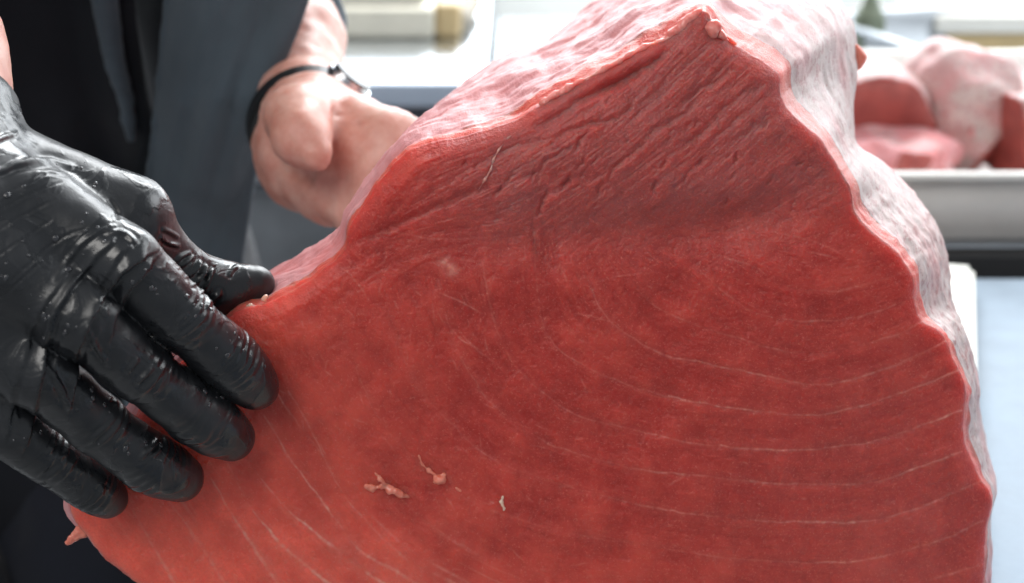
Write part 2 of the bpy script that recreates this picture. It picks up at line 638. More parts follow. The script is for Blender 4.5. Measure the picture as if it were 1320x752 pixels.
# things on the back counter
cb = empty('plastic_board_stack', (-0.4, 2.05, 0.0), 'thick cream plastic block with tan end lying on the back counter', 'board')
p0, p1 = at(300, 50, 1.98), at(560, 50, 1.98)
box('slab', (p0[0] - 0.4, 1.98, 0.001), (p1[0], 2.22, 0.040), M_CREAM, cb, bevel=0.008)
box('slab', (p0[0] - 0.4, 2.0, 0.0405), (p1[0] - 0.012, 2.22, 0.062), M_BOARD, cb, bevel=0.006)
box('end_cap', (p1[0] + 0.0005, 1.985, 0.001), (p1[0] + 0.034, 2.2, 0.044), M_WOOD, cb, bevel=0.008)
bx_ = at(600, 45, 2.0)
blob('cloth_roll', [((bx_[0] - 0.01, 2.02, 0.018), (bx_[0] + 0.0, 2.16, 0.018), 0.017, 0.018)], 0.004, 0.004,
     [plain('brown_grey_cloth', (0.30, 0.27, 0.22), 0.8)]).name = 'rolled_cloth'
tag(bpy.data.objects['rolled_cloth'], 'small brown grey rolled cloth at the end of the cream block', 'cloth')

# pale wooden box on far right
wb = empty('wooden_board_stack', (0.75, 1.95, 0.0), 'pale wooden boards with white top beyond the fish tray', 'board')
q0 = at(1215, 45, 1.88)
box('plank', (q0[0], 1.88, 0.001), (q0[0] + 0.40, 2.08, 0.028), M_WOOD, wb, bevel=0.003)
box('plank', (q0[0] - 0.012, 1.87, 0.0285), (q0[0] + 0.40, 2.09, 0.050), M_BOARD, wb, bevel=0.004)
g0 = at(1118, 62, 1.78)
blob('dark_bottle', [((g0[0], 1.78, 0.02), (g0[0], 1.78, 0.06), 0.018, 0.018), ((g0[0], 1.78, 0.06), (g0[0], 1.78, 0.085), 0.008, 0.008)], 0.004, 0.003, [M_GREEN])
tag(bpy.data.objects['dark_bottle'], 'small dark green bottle behind the fish block and tray', 'bottle')


# ================================================================ TRAY WITH CHUNKS
def open_pan(name, cx, cy, wx, wy, h, rot, mat, label, cat, rim=0.012, z0=0.001):
    root = empty(name, (cx, cy, z0), label, cat)
    prof = [(0.0, 0.0), (0.006, 0.004), (0.012, h), (0.012 + rim, h + 0.001), (0.012 + rim, h - 0.004)]
    inner = [(0.012 + rim - 0.002, h - 0.0045), (0.010, h - 0.003), (0.0035, 0.008), (-0.003, 0.003)]
    def ring(off, z, n=8, r=0.03):
        P = []
        for sx, sy, a0 in ((1, 1, 0), (-1, 1, 90), (-1, -1, 180), (1, -1, 270)):
            for k in range(n):
                a = math.radians(a0 + 90 * k / (n - 1))
                P.append((sx * (wx / 2 - r) + (r + off) * math.cos(a), sy * (wy / 2 - r) + (r + off) * math.sin(a), z))
        return P
    rings = [ring(o, z) for o, z in prof]
    c = len(rings[0])
    ca, sa = math.cos(rot), math.sin(rot)
    def mk(nm, rgs, cap):
        V = np.array([p for r in rgs for p in r])
        X = V[:, 0] * ca - V[:, 1] * sa + cx
        Y = V[:, 0] * sa + V[:, 1] * ca + cy
        V = np.stack([X, Y, V[:, 2] + z0], -1)
        bm = bmesh.new()
        vs = [bm.verts.new(v) for v in V.tolist()]
        for q in grid_quads(len(rgs), c, True):
            bm.faces.new([vs[i] for i in q])
        if cap:
            bm.faces.new(vs[:c][::-1])
        bmesh.ops.recalc_face_normals(bm, faces=bm.faces)
        me = bpy.data.meshes.new(nm); bm.to_mesh(me); bm.free()
        o = link(nm, me, root, [mat])
        md = o.modifiers.new('thick', 'SOLIDIFY'); md.thickness = 0.0016
        return o
    mk('pan', rings[:3], True)
    mk('rim', rings[2:], False)
    return root


open_pan('meat_tray', 0.43, 1.375, 0.62, 0.43, 0.058, 0.0, M_TRAY,
         'pale steel tray holding raw fish chunks beside the big block', 'tray')
open_pan('steel_pan', 0.66, 1.80, 0.50, 0.22, 0.055, 0.30, M_STEEL_D,
         'empty grey steel pan standing behind the fish tray', 'pan')


def chunk(name, c, dims, rot, cuts, label, seed, tilt=(0, 0), mem0=0.8):
    """irregular fish chunk: super-ellipsoid cut by planes; cut sides show red flesh, the rest pale membrane"""
    c = np.array(c)
    R = np.array((Matrix.Rotation(rot, 3, 'Z') @ Matrix.Rotation(tilt[0], 3, 'X') @ Matrix.Rotation(tilt[1], 3, 'Y')))
    vox = 0.0028
    r = max(dims) * 1.25
    F = Field(c - r, c + r, vox)
    X, Y, Z = np.meshgrid(*F.axes(tuple(slice(0, int(n)) for n in F.n)), indexing='ij')
    P = np.stack([X, Y, Z], -1) - c
    P = P @ R
    nz = fbm(P + c, 22, 3, seed)
    def sd(P, nz):
        q = np.abs(P) / np.array(dims)
        return ((q ** 3.2).sum(-1) ** (1 / 3.2) - 1) * min(dims) + nz * 0.009
    D = sd(P, nz)
    pl = []
    for n_, d_ in cuts:
        n_ = np.array(n_, float); n_ /= np.linalg.norm(n_)
        pl.append((n_, d_))
        D = np.maximum(D, P @ n_ - d_ + nz * 0.0018)
    F.D = D.astype(np.float32)
    V, Q = F.mesh(3)
    fc = (V[Q].mean(1) - c) @ R
    nn = np.zeros(len(fc), bool)
    for n_, d_ in pl:
        nn |= (fc @ n_) > d_ - 0.0035
    me = quads_mesh(name, V, Q)
    cn = fbm(V, 60, 3, seed)
    set_mask(me, np.stack([np.clip(mem0 + 0.4 * cn, 0, 1), np.clip(0.5 + cn, 0, 1), 0 * cn, np.ones_like(cn)], -1))
    me2 = me
    o = link(name, me2, None, [M_SIDE, M_CHUNK])
    me.polygons.foreach_set('material_index', nn.astype(np.int32))
    tag(o, label, 'fish chunk', 'raw fish chunks in the tray')
    return o


tc = NT('chunk_cut_flesh')
vv = tc.coord()
tc.set(Base_Color=tc.ramp(tc.noise(60, 4, 0.6, vv), [(0.3, (0.26, 0.050, 0.044)), (0.7, (0.40, 0.085, 0.07))]), Roughness=0.4,
       Subsurface_Weight=0.3, Subsurface_Radius=(1, 0.3, 0.2), Subsurface_Scale=0.005, Normal=tc.bump(tc.noise(300, 3, 0.6, vv), 0.3, 0.001))
M_CHUNK = tc.m
chunk('tuna_chunk', at(1128, 158, 1.30) + [0, 0.045, 0], (0.058, 0.055, 0.040), 0.05, [((0, -1, -0.12), 0.036)],
      'dark red cut chunk with pale top nearest the big block', 3.0, (0.10, 0.05))
chunk('tuna_chunk', at(1145, 208, 1.26) + [0, 0.03, 0], (0.066, 0.062, 0.018), -0.1, [((0.2, -1, 0.3), 0.05)],
      'flat pink slab lying under the dark red cut chunk', 11.0, (0, 0), 0.15)
chunk('tuna_chunk', at(1243, 156, 1.33) + [0, 0.03, 0], (0.043, 0.055, 0.056), 0.2, [((0.75, -0.6, -0.55), 0.048)],
      'large rounded pale pink chunk in the middle of the tray', 23.0, (0.0, 0.12))
chunk('tuna_chunk', at(1345, 175, 1.30) + [0, 0.03, 0], (0.048, 0.060, 0.042), -0.35, [((-0.8, -0.6, 0.0), 0.036)],
      'shiny white pink chunk at the open end of the tray', 37.0, (0.0, -0.2))
chunk('tuna_chunk', at(1335, 158, 1.45) + [0, 0.03, 0], (0.050, 0.045, 0.036), 0.4, [((0.0, -1, 0.3), 0.046)],
      'pink chunk half hidden behind the rounded pale one', 41.0, (0, 0), 0.4)

# ================================================================ THE BIG FISH BLOCK
FB = [  # front contour px, back contour px, depth of the back contour
    (92, 645, 112, 628, .030), (150, 570, 170, 540, .045), (235, 465, 258, 422, .06), (300, 405, 345, 358, .075),
    (345, 390, 380, 336, .075), (385, 370, 410, 317, .078), (420, 345, 436, 302, .08), (445, 322, 453, 290, .082),
    (452, 295, 464, 268, .085), (470, 262, 481, 242, .09), (490, 232, 501, 213, .095), (512, 207, 516, 188, .10),
    (535, 190, 532, 168, .11), (570, 180, 557, 145, .12), (620, 170, 590, 116, .13), (660, 157, 622, 92, .14),
    (690, 140, 660, 70, .145), (720, 122, 690, 58, .15), (752, 105, 720, 43, .15), (788, 86, 750, 20, .15),
    (820, 68, 780, -2, .15), (859, 50, 815, -24, .15), (890, 24, 860, -42, .15), (908, 14, 930, -50, .15),
    (925, 40, 1000, -42, .15), (951, 60, 1060, -20, .15), (979, 76, 1090, 5, .15), (1003, 96, 1102, 35, .15),
    (1007, 124, 1105, 78, .145), (1035, 160, 1103, 118, .14), (1059, 180, 1101, 150, .135), (1079, 212, 1103, 185, .13),
    (1097, 247, 1135, 207, .12), (1103, 274, 1165, 232, .115), (1127, 302, 1190, 265, .11), (1160, 330, 1211, 300, .11),
    (1178, 360, 1219, 335, .105), (1184, 408, 1229, 385, .10), (1214, 429, 1236, 415, .10), (1232, 468, 1246, 455, .10),
    (1244, 504, 1252, 490, .10), (1241, 558, 1259, 540, .10), (1262, 612, 1270, 590, .10), (1279, 642, 1274, 612, .10),
    (1271, 684, 1268, 650, .10), (1267, 752, 1262, 710, .10), (1250, 845, 1235, 780, .12), (1180, 872, 1170, 800, .12),
    (900, 878, 900, 805, .12), (600, 874, 620, 800, .12), (400, 850, 430, 785, .10), (270, 800, 300, 750, .07),
    (180, 752, 215, 715, .05), (140, 722, 170, 690, .04), (112, 690, 135, 665, .03)]
FB = np.array(FB, float)
NC = 1500
loop = np.vstack([FB[-2:], FB, FB[:3]])
CC = catmull(loop, (len(loop) - 1) * 40 + 1)
CC = CC[2 * 40: (2 + len(FB)) * 40]
# even spacing along the front contour
seg = np.linalg.norm(np.roll(CC[:, :2], -1, 0) - CC[:, :2], axis=1)
s = np.concatenate([[0], np.cumsum(seg)])
CCx = np.vstack([CC, CC[:1]])
tt = np.linspace(0, s[-1], NC, endpoint=False)
CC = np.stack([np.interp(tt, s, CCx[:, k]) for k in range(5)], -1)
jag = fbm(np.stack([CC[:, 0], CC[:, 1], 0 * CC[:, 0]], -1), 0.05, 4, 3.0) * 1.7
cen = np.array([680.0, 480.0])
dirc = CC[:, :2] - cen
dirc /= np.linalg.norm(dirc, axis=1, keepdims=True)
CC[:, :2] += dirc * jag[:, None]


def face_Y(px, py):
    """leaning cut plane: a little farther at the top and at the right"""
    return 0.552 + (430 - py) * 0.000030 + (px - 680) * 0.000012


# ---- regular grid over the face
STEP = 1.3
gx = np.arange(84, 1292, STEP)
gy = np.arange(4, 892, STEP)
GX, GY = np.meshgrid(gx, gy)
H, W = GX.shape


def poly_sd(px, py, C):
    A = C
    B = np.roll(C, -1, 0)
    best = np.full(px.shape, 1e18)
    qx = np.zeros(px.shape); qy = np.zeros(px.shape)
    ins = np.zeros(px.shape, bool)
    for (ax, ay), (bx, by) in zip(A, B):
        ex, ey = bx - ax, by - ay
        L = ex * ex + ey * ey + 1e-12
        t = np.clip(((px - ax) * ex + (py - ay) * ey) / L, 0, 1)
        cx, cy = ax + t * ex, ay + t * ey
        d = (px - cx) ** 2 + (py - cy) ** 2
        m = d < best
        best = np.where(m, d, best); qx = np.where(m, cx, qx); qy = np.where(m, cy, qy)
        if ay != by:
            c = ((ay > py) != (by > py)) & (px < ex * (py - ay) / (by - ay) + ax)
            ins ^= c
    d = np.sqrt(best)
    return np.where(ins, d, -d), qx, qy


cxs = np.arange(70, 1310, 6.0)
cys = np.arange(-10, 906, 6.0)
CXG, CYG = np.meshgrid(cxs, cys)
SDc, _, _ = poly_sd(CXG, CYG, CC[::5, :2])


def bil(A, x, y, x0, y0, st):
    fx, fy = (x - x0) / st, (y - y0) / st
    i, j = np.clip(np.floor(fx).astype(int), 0, A.shape[1] - 2), np.clip(np.floor(fy).astype(int), 0, A.shape[0] - 2)
    fx, fy = np.clip(fx - i, 0, 1), np.clip(fy - j, 0, 1)
    return (A[j, i] * (1 - fx) + A[j, i + 1] * fx) * (1 - fy) + (A[j + 1, i] * (1 - fx) + A[j + 1, i + 1] * fx) * fy


SD = bil(SDc, GX, GY, cxs[0], cys[0], 6.0)
near = np.abs(SD) < 9
qx = GX.copy(); qy = GY.copy()
sdn, nqx, nqy = poly_sd(GX[near], GY[near], CC[:, :2])
SD[near] = sdn
tmpx, tmpy = GX[near].copy(), GY[near].copy()
o_ = sdn < 0
tmpx[o_] = nqx[o_]; tmpy[o_] = nqy[o_]
qx[near] = tmpx; qy[near] = tmpy

# ---- traced lines of connective tissue (photograph pixels) and fibre directions
LINES = [
    [(905, 322), (940, 335), (973, 344), (991, 357), (1032, 373), (1077, 375), (1118, 367), (1148, 357), (1172, 346)],
    [(882, 328), (919, 365), (968, 400), (1000, 410), (1041, 414), (1095, 411), (1136, 400), (1180, 382)],
    [(800, 345), (840, 392), (900, 420), (964, 439), (991, 449), (1036, 454), (1086, 450), (1155, 432), (1194, 412)],
    [(755, 355), (786, 413), (850, 455), (900, 466), (955, 478), (1045, 495), (1100, 488), (1155, 471), (1226, 437)],
    [(688, 300), (693, 375), (706, 434), (744, 466), (820, 500), (923, 523), (973, 529), (1032, 535), (1086, 530), (1136, 516), (1191, 496), (1240, 475)],
    [(621, 333), (637, 413), (664, 471), (717, 519), (759, 541), (814, 553), (882, 569), (955, 578), (1018, 580), (1091, 575), (1155, 560), (1240, 530)],
    [(565, 360), (585, 440), (630, 515), (700, 568), (727, 580), (782, 596), (845, 608), (927, 616), (991, 623), (1064, 625), (1136, 620), (1191, 600), (1240, 582)],
    [(500, 400), (540, 500), (620, 580), (690, 615), (745, 630), (791, 643), (859, 658), (955, 670), (1045, 673), (1118, 672), (1177, 657), (1223, 639), (1266, 619)],
    [(440, 420), (490, 540), (580, 630), (700, 680), (827, 702), (882, 711), (955, 721), (1041, 725), (1109, 723), (1200, 700), (1268, 672)],
    [(395, 440), (430, 540), (527, 652), (573, 689), (660, 735), (800, 765), (950, 775), (1100, 770), (1262, 730)],
    [(372, 505), (395, 542), (440, 633), (482, 682), (527, 723), (565, 742), (700, 800), (900, 825), (1200, 800)],
    [(340, 536), (368, 581), (402, 629), (432, 670), (467, 712), (520, 742), (620, 800)],
    [(300, 560), (330, 608), (368, 655), (414, 693), (463, 731), (493, 752), (560, 800)],
    [(290, 590), (320, 650), (345, 682), (376, 714), (421, 750), (470, 790)],
    [(270, 610), (300, 665), (332, 712), (357, 750), (390, 790)],
    [(215, 640), (250, 690), (285, 745), (310, 780)],
    [(165, 650), (195, 700), (225, 750)],
]
LAMP = [0.22, 0.22, 0.30, 0.55, 0.52, 0.50, 0.55, 0.52, 0.34, 0.22, 0.30, 0.48, 0.62, 0.55, 0.52, 0.30, 0.25]
FIB = [  # directions only, back muscle
    [(560, 270), (620, 240), (700, 190), (800, 130), (870, 60)], [(640, 290), (720, 240), (830, 160), (920, 80)],
    [(720, 300), (820, 240), (920, 160), (980, 100)], [(840, 290), (930, 220), (1000, 150)], [(930, 290), (1010, 230), (1060, 190)],
    [(480, 300), (510, 240), (550, 205), (640, 180)], [(460, 330), (520, 300), (600, 290), (680, 300)], [(1040, 290), (1090, 270)]]


def dens(poly, st=1.0):
    P = np.array(poly, float)
    L = np.linalg.norm(np.diff(P, axis=0), axis=1).sum()
    return catmull(poly, max(4, int(L / st)))


samp, tang = [], []
for poly in LINES + FIB:
    d = dens(poly, 14)
    samp.append((d[1:] + d[:-1]) / 2)
    tang.append(np.diff(d, axis=0))
samp = np.vstack(samp); tang = np.vstack(tang)
ang = 2 * np.arctan2(tang[:, 1], tang[:, 0])
fgx = np.arange(70, 1310, 12.0); fgy = np.arange(-10, 906, 12.0)
FX, FY = np.meshgrid(fgx, fgy)
C2 = np.zeros_like(FX); S2 = np.zeros_like(FX)
for (x, y), a in zip(samp, ang):
    wgt = 1.0 / ((FX - x) ** 2 + (FY - y) ** 2 + 300.0) ** 1.6
    C2 += wgt * math.cos(a); S2 += wgt * math.sin(a)
nrm = np.sqrt(C2 ** 2 + S2 ** 2) + 1e-20
C2, S2 = C2 / nrm, S2 / nrm
th = 0.5 * np.arctan2(bil(S2, GX, GY, fgx[0], fgy[0], 12.0), bil(C2, GX, GY, fgx[0], fgy[0], 12.0))
VX, VY = np.cos(th), np.sin(th)


def box_blur(A, r):
    K = 2 * r + 1
    for ax in (0, 1):
        B = np.pad(A, [(r + 1, r) if k == ax else (0, 0) for k in range(2)], mode='edge')
        Cm = np.cumsum(B, axis=ax)
        A = (np.take(Cm, range(K, Cm.shape[ax]), ax) - np.take(Cm, range(0, Cm.shape[ax] - K), ax)) / K
    return A


def lic(noise, steps, dl):
    acc = np.zeros_like(noise)
    n = 0
    jj, ii = np.meshgrid(np.arange(W), np.arange(H))
    for sgn in (1, -1):
        x, y = jj.astype(np.float32), ii.astype(np.float32)
        px_, py_ = VX * sgn, VY * sgn
        ox, oy = px_, py_
        for _ in range(steps):
            xi = np.clip(x, 0, W - 1).astype(np.int32); yi = np.clip(y, 0, H - 1).astype(np.int32)
            acc += noise[yi, xi]; n += 1
            vx, vy = VX[yi, xi], VY[yi, xi]
            f = np.where(vx * ox + vy * oy < 0, -1.0, 1.0)
            ox, oy = vx * f, vy * f
            x = x + ox * dl; y = y + oy * dl
    A = acc / n
    A = (A - A.mean()) / A.std()
    return A


LF = lic(RNG.random((H, W)).astype(np.float32), 9, 1.0)
LC = lic(box_blur(RNG.random((H, W)).astype(np.float32), 3), 22, 1.5)
P3 = np.stack([GX, GY, 0 * GX], -1)
N_BIG = fbm(P3, 0.008, 3, 5.0)
N_MID = fbm(P3, 0.03, 4, 9.0)
N_FINE = fbm(P3, 0.16, 3, 12.0)
N_GRIT = fbm(P3, 0.38, 2, 15.0)


def stamp(field, pts, wid, amp):
    """soft gaussian stroke, keeps the maximum"""
    for k in range(len(pts)):
        x, y = pts[k]
        w_ = wid[k] if np.ndim(wid) else wid
        a_ = amp[k] if np.ndim(amp) else amp
        if a_ <= 0.004:
            continue
        r = int(3 * w_ / STEP) + 1
        ci, cj = int(round((x - gx[0]) / STEP)), int(round((y - gy[0]) / STEP))
        i0, i1, j0, j1 = max(ci - r, 0), min(ci + r + 1, W), max(cj - r, 0), min(cj + r + 1, H)
        if i0 >= i1 or j0 >= j1:
            continue
        dx = gx[i0:i1][None, :] - x
        dy = gy[j0:j1][:, None] - y
        sub = field[j0:j1, i0:i1]
        np.maximum(sub, a_ * np.exp(-(dx * dx + dy * dy) / (2 * w_ * w_)), out=sub)


def wob(pts, amp, f, off):
    P = np.stack([pts[:, 0], pts[:, 1], np.full(len(pts), off)], -1)
    return pts + amp * np.stack([fbm(P, f, 3, off), fbm(P, f, 3, off + 50)], -1)


FAT = np.zeros((H, W)); CREASE = np.zeros((H, W)); GROOVE = np.zeros((H, W)); RAISE = np.zeros((H, W))
for k, (poly, am) in enumerate(zip(LINES, LAMP)):
    p = wob(dens(poly), 1.4, 0.05, 3.1 * k)
    q3 = np.stack([p[:, 0], p[:, 1], np.full(len(p), 7.7 * k)], -1)
    brk = np.clip(0.65 + 0.6 * fbm(q3, 0.022, 3, 2.0), 0.1, 1.2) * np.clip(0.75 + 0.4 * fbm(q3, 0.2, 2, 6.0), 0, 1)
    right = np.clip((p[:, 0] - 700) / 250, 0, 1) if k < 10 else np.ones(len(p)) * 0.9
    lowv = np.clip((p[:, 1] - 640) / 100, 0, 1) * (p[:, 0] < 620)
    stamp(FAT, p, 0.80 + 1.0 * lowv + 0.5 * np.clip(fbm(q3, 0.04, 2, 9.0), 0, 1), 1.6 * am * brk * (0.30 + 0.70 * right) + 0.25 * lowv * brk)
    stamp(FAT, p, 5.5 + 4 * lowv, am * (0.07 + 0.22 * lowv) * np.ones(len(p)))
    stamp(CREASE, p, 2.0, am * (0.35 + 0.65 * right))
# extra faint parallel lines of the belly side
for k in range(26):
    x0, y0 = RNG.uniform(110, 620), RNG.uniform(560, 860)
    pts_ = [(x0, y0)]
    for _ in range(int(RNG.uniform(25, 110))):
        j = int(np.clip((pts_[-1][0] - gx[0]) / STEP, 0, W - 1)); i = int(np.clip((pts_[-1][1] - gy[0]) / STEP, 0, H - 1))
        vx, vy = VX[i, j], VY[i, j]
        if vy < 0:
            vx, vy = -vx, -vy
        pts_.append((pts_[-1][0] + vx * 1.2, pts_[-1][1] + vy * 1.2))
    p = np.array(pts_)
    e = np.sin(np.linspace(0, math.pi, len(p)))
    stamp(FAT, p, RNG.uniform(0.8, 1.8), RNG.uniform(0.12, 0.38) * e)
# short pale flecks
for k in range(560):
    x0, y0 = RNG.uniform(310, 1240), RNG.uniform(120, 750)
    if RNG.random() > (0.95 if (x0 < 760 and 290 < y0 < 560) else 0.45):
        continue
    n_ = int(RNG.uniform(4, 22) if x0 < 760 else RNG.uniform(2, 8)); t0 = RNG.normal(0, 0.35)
    pts_ = [(x0, y0)]
    sg = RNG.choice([-1, 1])
    j = int(np.clip((x0 - gx[0]) / STEP, 0, W - 1)); i = int(np.clip((y0 - gy[0]) / STEP, 0, H - 1))
    a = th[i, j] + t0
    for _ in range(n_):
        a += RNG.normal(0, 0.10)
        pts_.append((pts_[-1][0] + sg * math.cos(a) * 1.3, pts_[-1][1] + sg * math.sin(a) * 1.3))
    p = np.array(pts_)
    stamp(FAT, p, 0.75, RNG.uniform(0.08, 0.32) * np.sin(np.linspace(0.25, math.pi, len(p))))
# hand-placed scratches and the white spot
for poly, am in (([(432, 340), (455, 358), (476, 388)], .5), ([(440, 325), (460, 345), (500, 352), (560, 350)], .3), ([(560, 374), (590, 388), (622, 404)], .6),
                 ([(583, 425), (598, 440), (622, 452)], .6), ([(590, 425), (612, 448), (640, 470)], .45), ([(595, 465), (588, 480)], .3),
                 ([(722, 343), (728, 356), (731, 364)], .5), ([(742, 404), (770, 410), (790, 416)], .5), ([(447, 316), (500, 300), (560, 308), (640, 306)], .35),
                 ([(318, 425), (345, 480), (362, 515), (388, 552)], .75), ([(388, 552), (410, 580), (430, 610)], .3), ([(610, 500), (634, 515)], .4),
                 ([(545, 330), (590, 335), (640, 338), (700, 334)], .22), ([(760, 366), (800, 356), (850, 350)], .3), ([(1185, 480), (1192, 487), (1197, 481)], .5),
                 ([(860, 628), (885, 612)], .5), ([(1000, 300), (1050, 312), (1090, 330)], .3), ([(1040, 324), (1080, 334)], .4)):
    p = wob(dens(poly), 1.0, 0.1, 4.0)
    stamp(FAT, p, 0.85, 0.6 * am * np.sin(np.linspace(0.3, math.pi - 0.3, len(p))))
stamp(FAT, np.array([(578.0, 346.0), (574, 342), (583, 349)]), 6.0, 0.50)
stamp(RAISE, np.array([(578.0, 346.0)]), 8.0, 0.6)
# grooves between back muscle bundles (depth mm) and open cracks
GRO = [([(872, 50), (840, 80), (800, 104), (760, 124), (716, 150), (690, 162)], 5.0, 4.2), ([(827, 120), (803, 147), (767, 160), (720, 176), (690, 200)], 3.2, 1.8),
       ([(930, 95), (890, 140), (850, 165), (806, 205)], 3.5, 1.6), ([(985, 110), (940, 135), (900, 175), (880, 190)], 3.5, 1.3),
       ([(960, 80), (905, 115), (860, 150)], 3.2, 1.3), ([(990, 125), (950, 150), (900, 205)], 3.0, 1.0), ([(800, 95), (760, 140), (735, 152)], 3.5, 1.2),
       ([(690, 275), (688, 300), (690, 325)], 2.6, 1.1), ([(447, 318), (500, 296), (560, 268), (610, 246), (640, 238)], 4.0, 1.1),
       ([(620, 245), (660, 232), (700, 228)], 3.0, 0.8), ([(880, 70), (850, 110), (820, 140)], 3.0, 1.1), ([(905, 100), (870, 150), (835, 178)], 3.0, 1.0),
       ([(640, 195), (690, 185), (740, 172), (770, 160)], 3.0, 1.0), ([(1010, 150), (970, 165), (920, 205)], 3.0, 0.8)]
for k, (poly, w_, d_) in enumerate(GRO):
    p = wob(dens(poly), 3.0, 0.05, 11.0 + k)
    e = np.sin(np.linspace(0.15, math.pi - 0.15, len(p))) ** 0.6
    stamp(GROOVE, p, w_, d_ * e)
CRK = [[(728, 195), (714, 204), (703, 212), (698, 228)], [(757, 170), (748, 182), (742, 194)], [(836, 180), (822, 192), (806, 207), (797, 215), (790, 226)], [(778, 238), (772, 247)],
       [(887, 222), (880, 232), (871, 241)], [(857, 210), (854, 218)], [(950, 199), (947, 207)], [(733, 228), (727, 240)],
       [(702, 252), (697, 266), (693, 276)], [(645, 240), (638, 250)], [(846, 236), (842, 246)], [(905, 205), (899, 214)],
       [(752, 205), (745, 215)], [(690, 222), (684, 230)], [(660, 226), (652, 234)]]
for k, poly in enumerate(CRK):
    m_ = np.array(poly, float).mean(0)
    p = wob(dens([tuple(m_ + (np.array(q) - m_) * 1.45) for q in poly]), 2.2, 0.12, 31.0 + k)
    e = np.sin(np.linspace(0.2, math.pi - 0.2, len(p))) ** 0.7
    stamp(GROOVE, p, 1.9, 1.7 * e)

for k in range(85):   # short torn slits along the back muscle fibres
    x0, y0 = RNG.uniform(560, 1040), RNG.uniform(60, 275)
    if bil(SDc, np.array([x0]), np.array([y0]), cxs[0], cys[0], 6.0)[0] < 22:
        continue
    j = int((x0 - gx[0]) / STEP); i = int((y0 - gy[0]) / STEP)
    a = th[i, j] + RNG.normal(-0.25, 0.25)
    n_ = RNG.uniform(5, 16)
    tl = np.linspace(-n_ / 2, n_ / 2, int(n_) + 3)
    p = wob(np.stack([x0 + tl * math.cos(a), y0 + tl * math.sin(a)], -1), 1.5, 0.15, 70.0 + k)
    stamp(GROOVE, p, RNG.uniform(1.1, 1.8), RNG.uniform(0.4, 1.5) * np.sin(np.linspace(0.15, math.pi - 0.15, len(p))))

# ---- relief in millimetres toward the viewer
def gauss(x, y, sx, sy, rot=0.0):
    c, s_ = math.cos(rot), math.sin(rot)
    a = (GX - x) * c + (GY - y) * s_
    b = -(GX - x) * s_ + (GY - y) * c
    return np.exp(-(a / sx) ** 2 / 2 - (b / sy) ** 2 / 2)


upper = 1 / (1 + np.exp((GY - (285 - 0.10 * (GX - 800))) / 18.0))
R_ = 3.2 * N_BIG * 0.5 + 0.55 * N_MID
R_ += 5.5 * gauss(800, 190, 190, 70, -0.35) - 4.2 * gauss(840, 296, 170, 24, -0.06) - 2.0 * gauss(980, 268, 90, 18, -0.35)
R_ += 3.5 * gauss(560, 225, 70, 45, -0.5) + 2.0 * gauss(700, 470, 260, 120) - 2.0 * gauss(395, 600, 30, 120, -0.55)
R_ += 2.0 * gauss(420, 430, 90, 60)
R_ -= 0.75 * GROOVE + 0.55 * CREASE
R_ += 0.6 * RAISE
LB = lic(box_blur(box_blur(RNG.random((H, W)).astype(np.float32), 7), 5), 26, 2.0)
R_ += upper * (0.26 * LB + 0.14 * LC + 0.14 * LF + 0.12 * N_FINE + 0.07 * N_GRIT) + (1 - upper) * (0.12 * LB + 0.06 * LC + 0.05 * LF + 0.17 * N_FINE + 0.08 * N_GRIT)
R_ += 0.30 * FAT
edge = np.clip(SD / 13.0, 0, 1)
R_ = R_ * np.clip(SD / 20.0, 0.15, 1) - 2.2 * (1 - np.sqrt(np.clip(1 - (1 - edge) ** 2, 0, 1)))
FY_ = face_Y(qx, qy) - R_ * 0.001
VF = at_many(qx, qy, FY_).reshape(-1, 3)

vin = SD > 0
cellin = vin[:-1, :-1] | vin[1:, :-1] | vin[:-1, 1:] | vin[1:, 1:]
ii, jj = np.nonzero(cellin)
QF = np.stack([ii * W + jj, (ii + 1) * W + jj, (ii + 1) * W + jj + 1, ii * W + jj + 1], -1)
used = np.zeros(H * W, bool); used[QF.ravel()] = True
remap = np.cumsum(used) - 1
QF = remap[QF]
pale = np.clip((1.0 - (GX - 60) / 700) * 1.1 + (GY - 600) / 700, 0, 1) * np.clip((GY - 220) / 130, 0.25, 1) * (GX < 1000)
pale = np.clip(pale + 0.22 * N_MID + 0.15 * N_BIG * (pale > 0), 0, 1)
darkm = np.clip(upper * 0.85 * np.clip((GX - 520) / 130, 0, 1) + 0.35 * gauss(840, 292, 190, 40) + 0.40 * np.clip((GX - 850) / 300, 0, 1) * np.clip((GY - 380) / 200, 0, 1), 0, 1)  # middle term paints in the shade of the hollow below the back muscle
darkm *= np.clip(0.88 + 0.2 * N_MID, 0, 1.1)
strk = np.clip((GY - 540) / 120, 0, 1) * np.clip((760 - GX) / 250, 0, 1)
fibm = np.clip(0.5 + (0.13 + 0.22 * strk) * LC + 0.09 * LF + 0.25 * N_FINE + (0.1 + 0.12 * strk) * LB, 0, 1)
MASK = np.stack([np.clip(FAT * np.clip(0.85 + 0.4 * N_FINE, 0.3, 1.2), 0, 1), fibm, pale, np.clip(darkm, 0, 1)], -1).reshape(-1, 4)

tuna = empty('fish_block', at(760, 860, 0.60) * [1, 1, 0] + [0, 0, 0.02], 'huge block of raw red tuna flesh standing with its cut face forward', 'fish block')
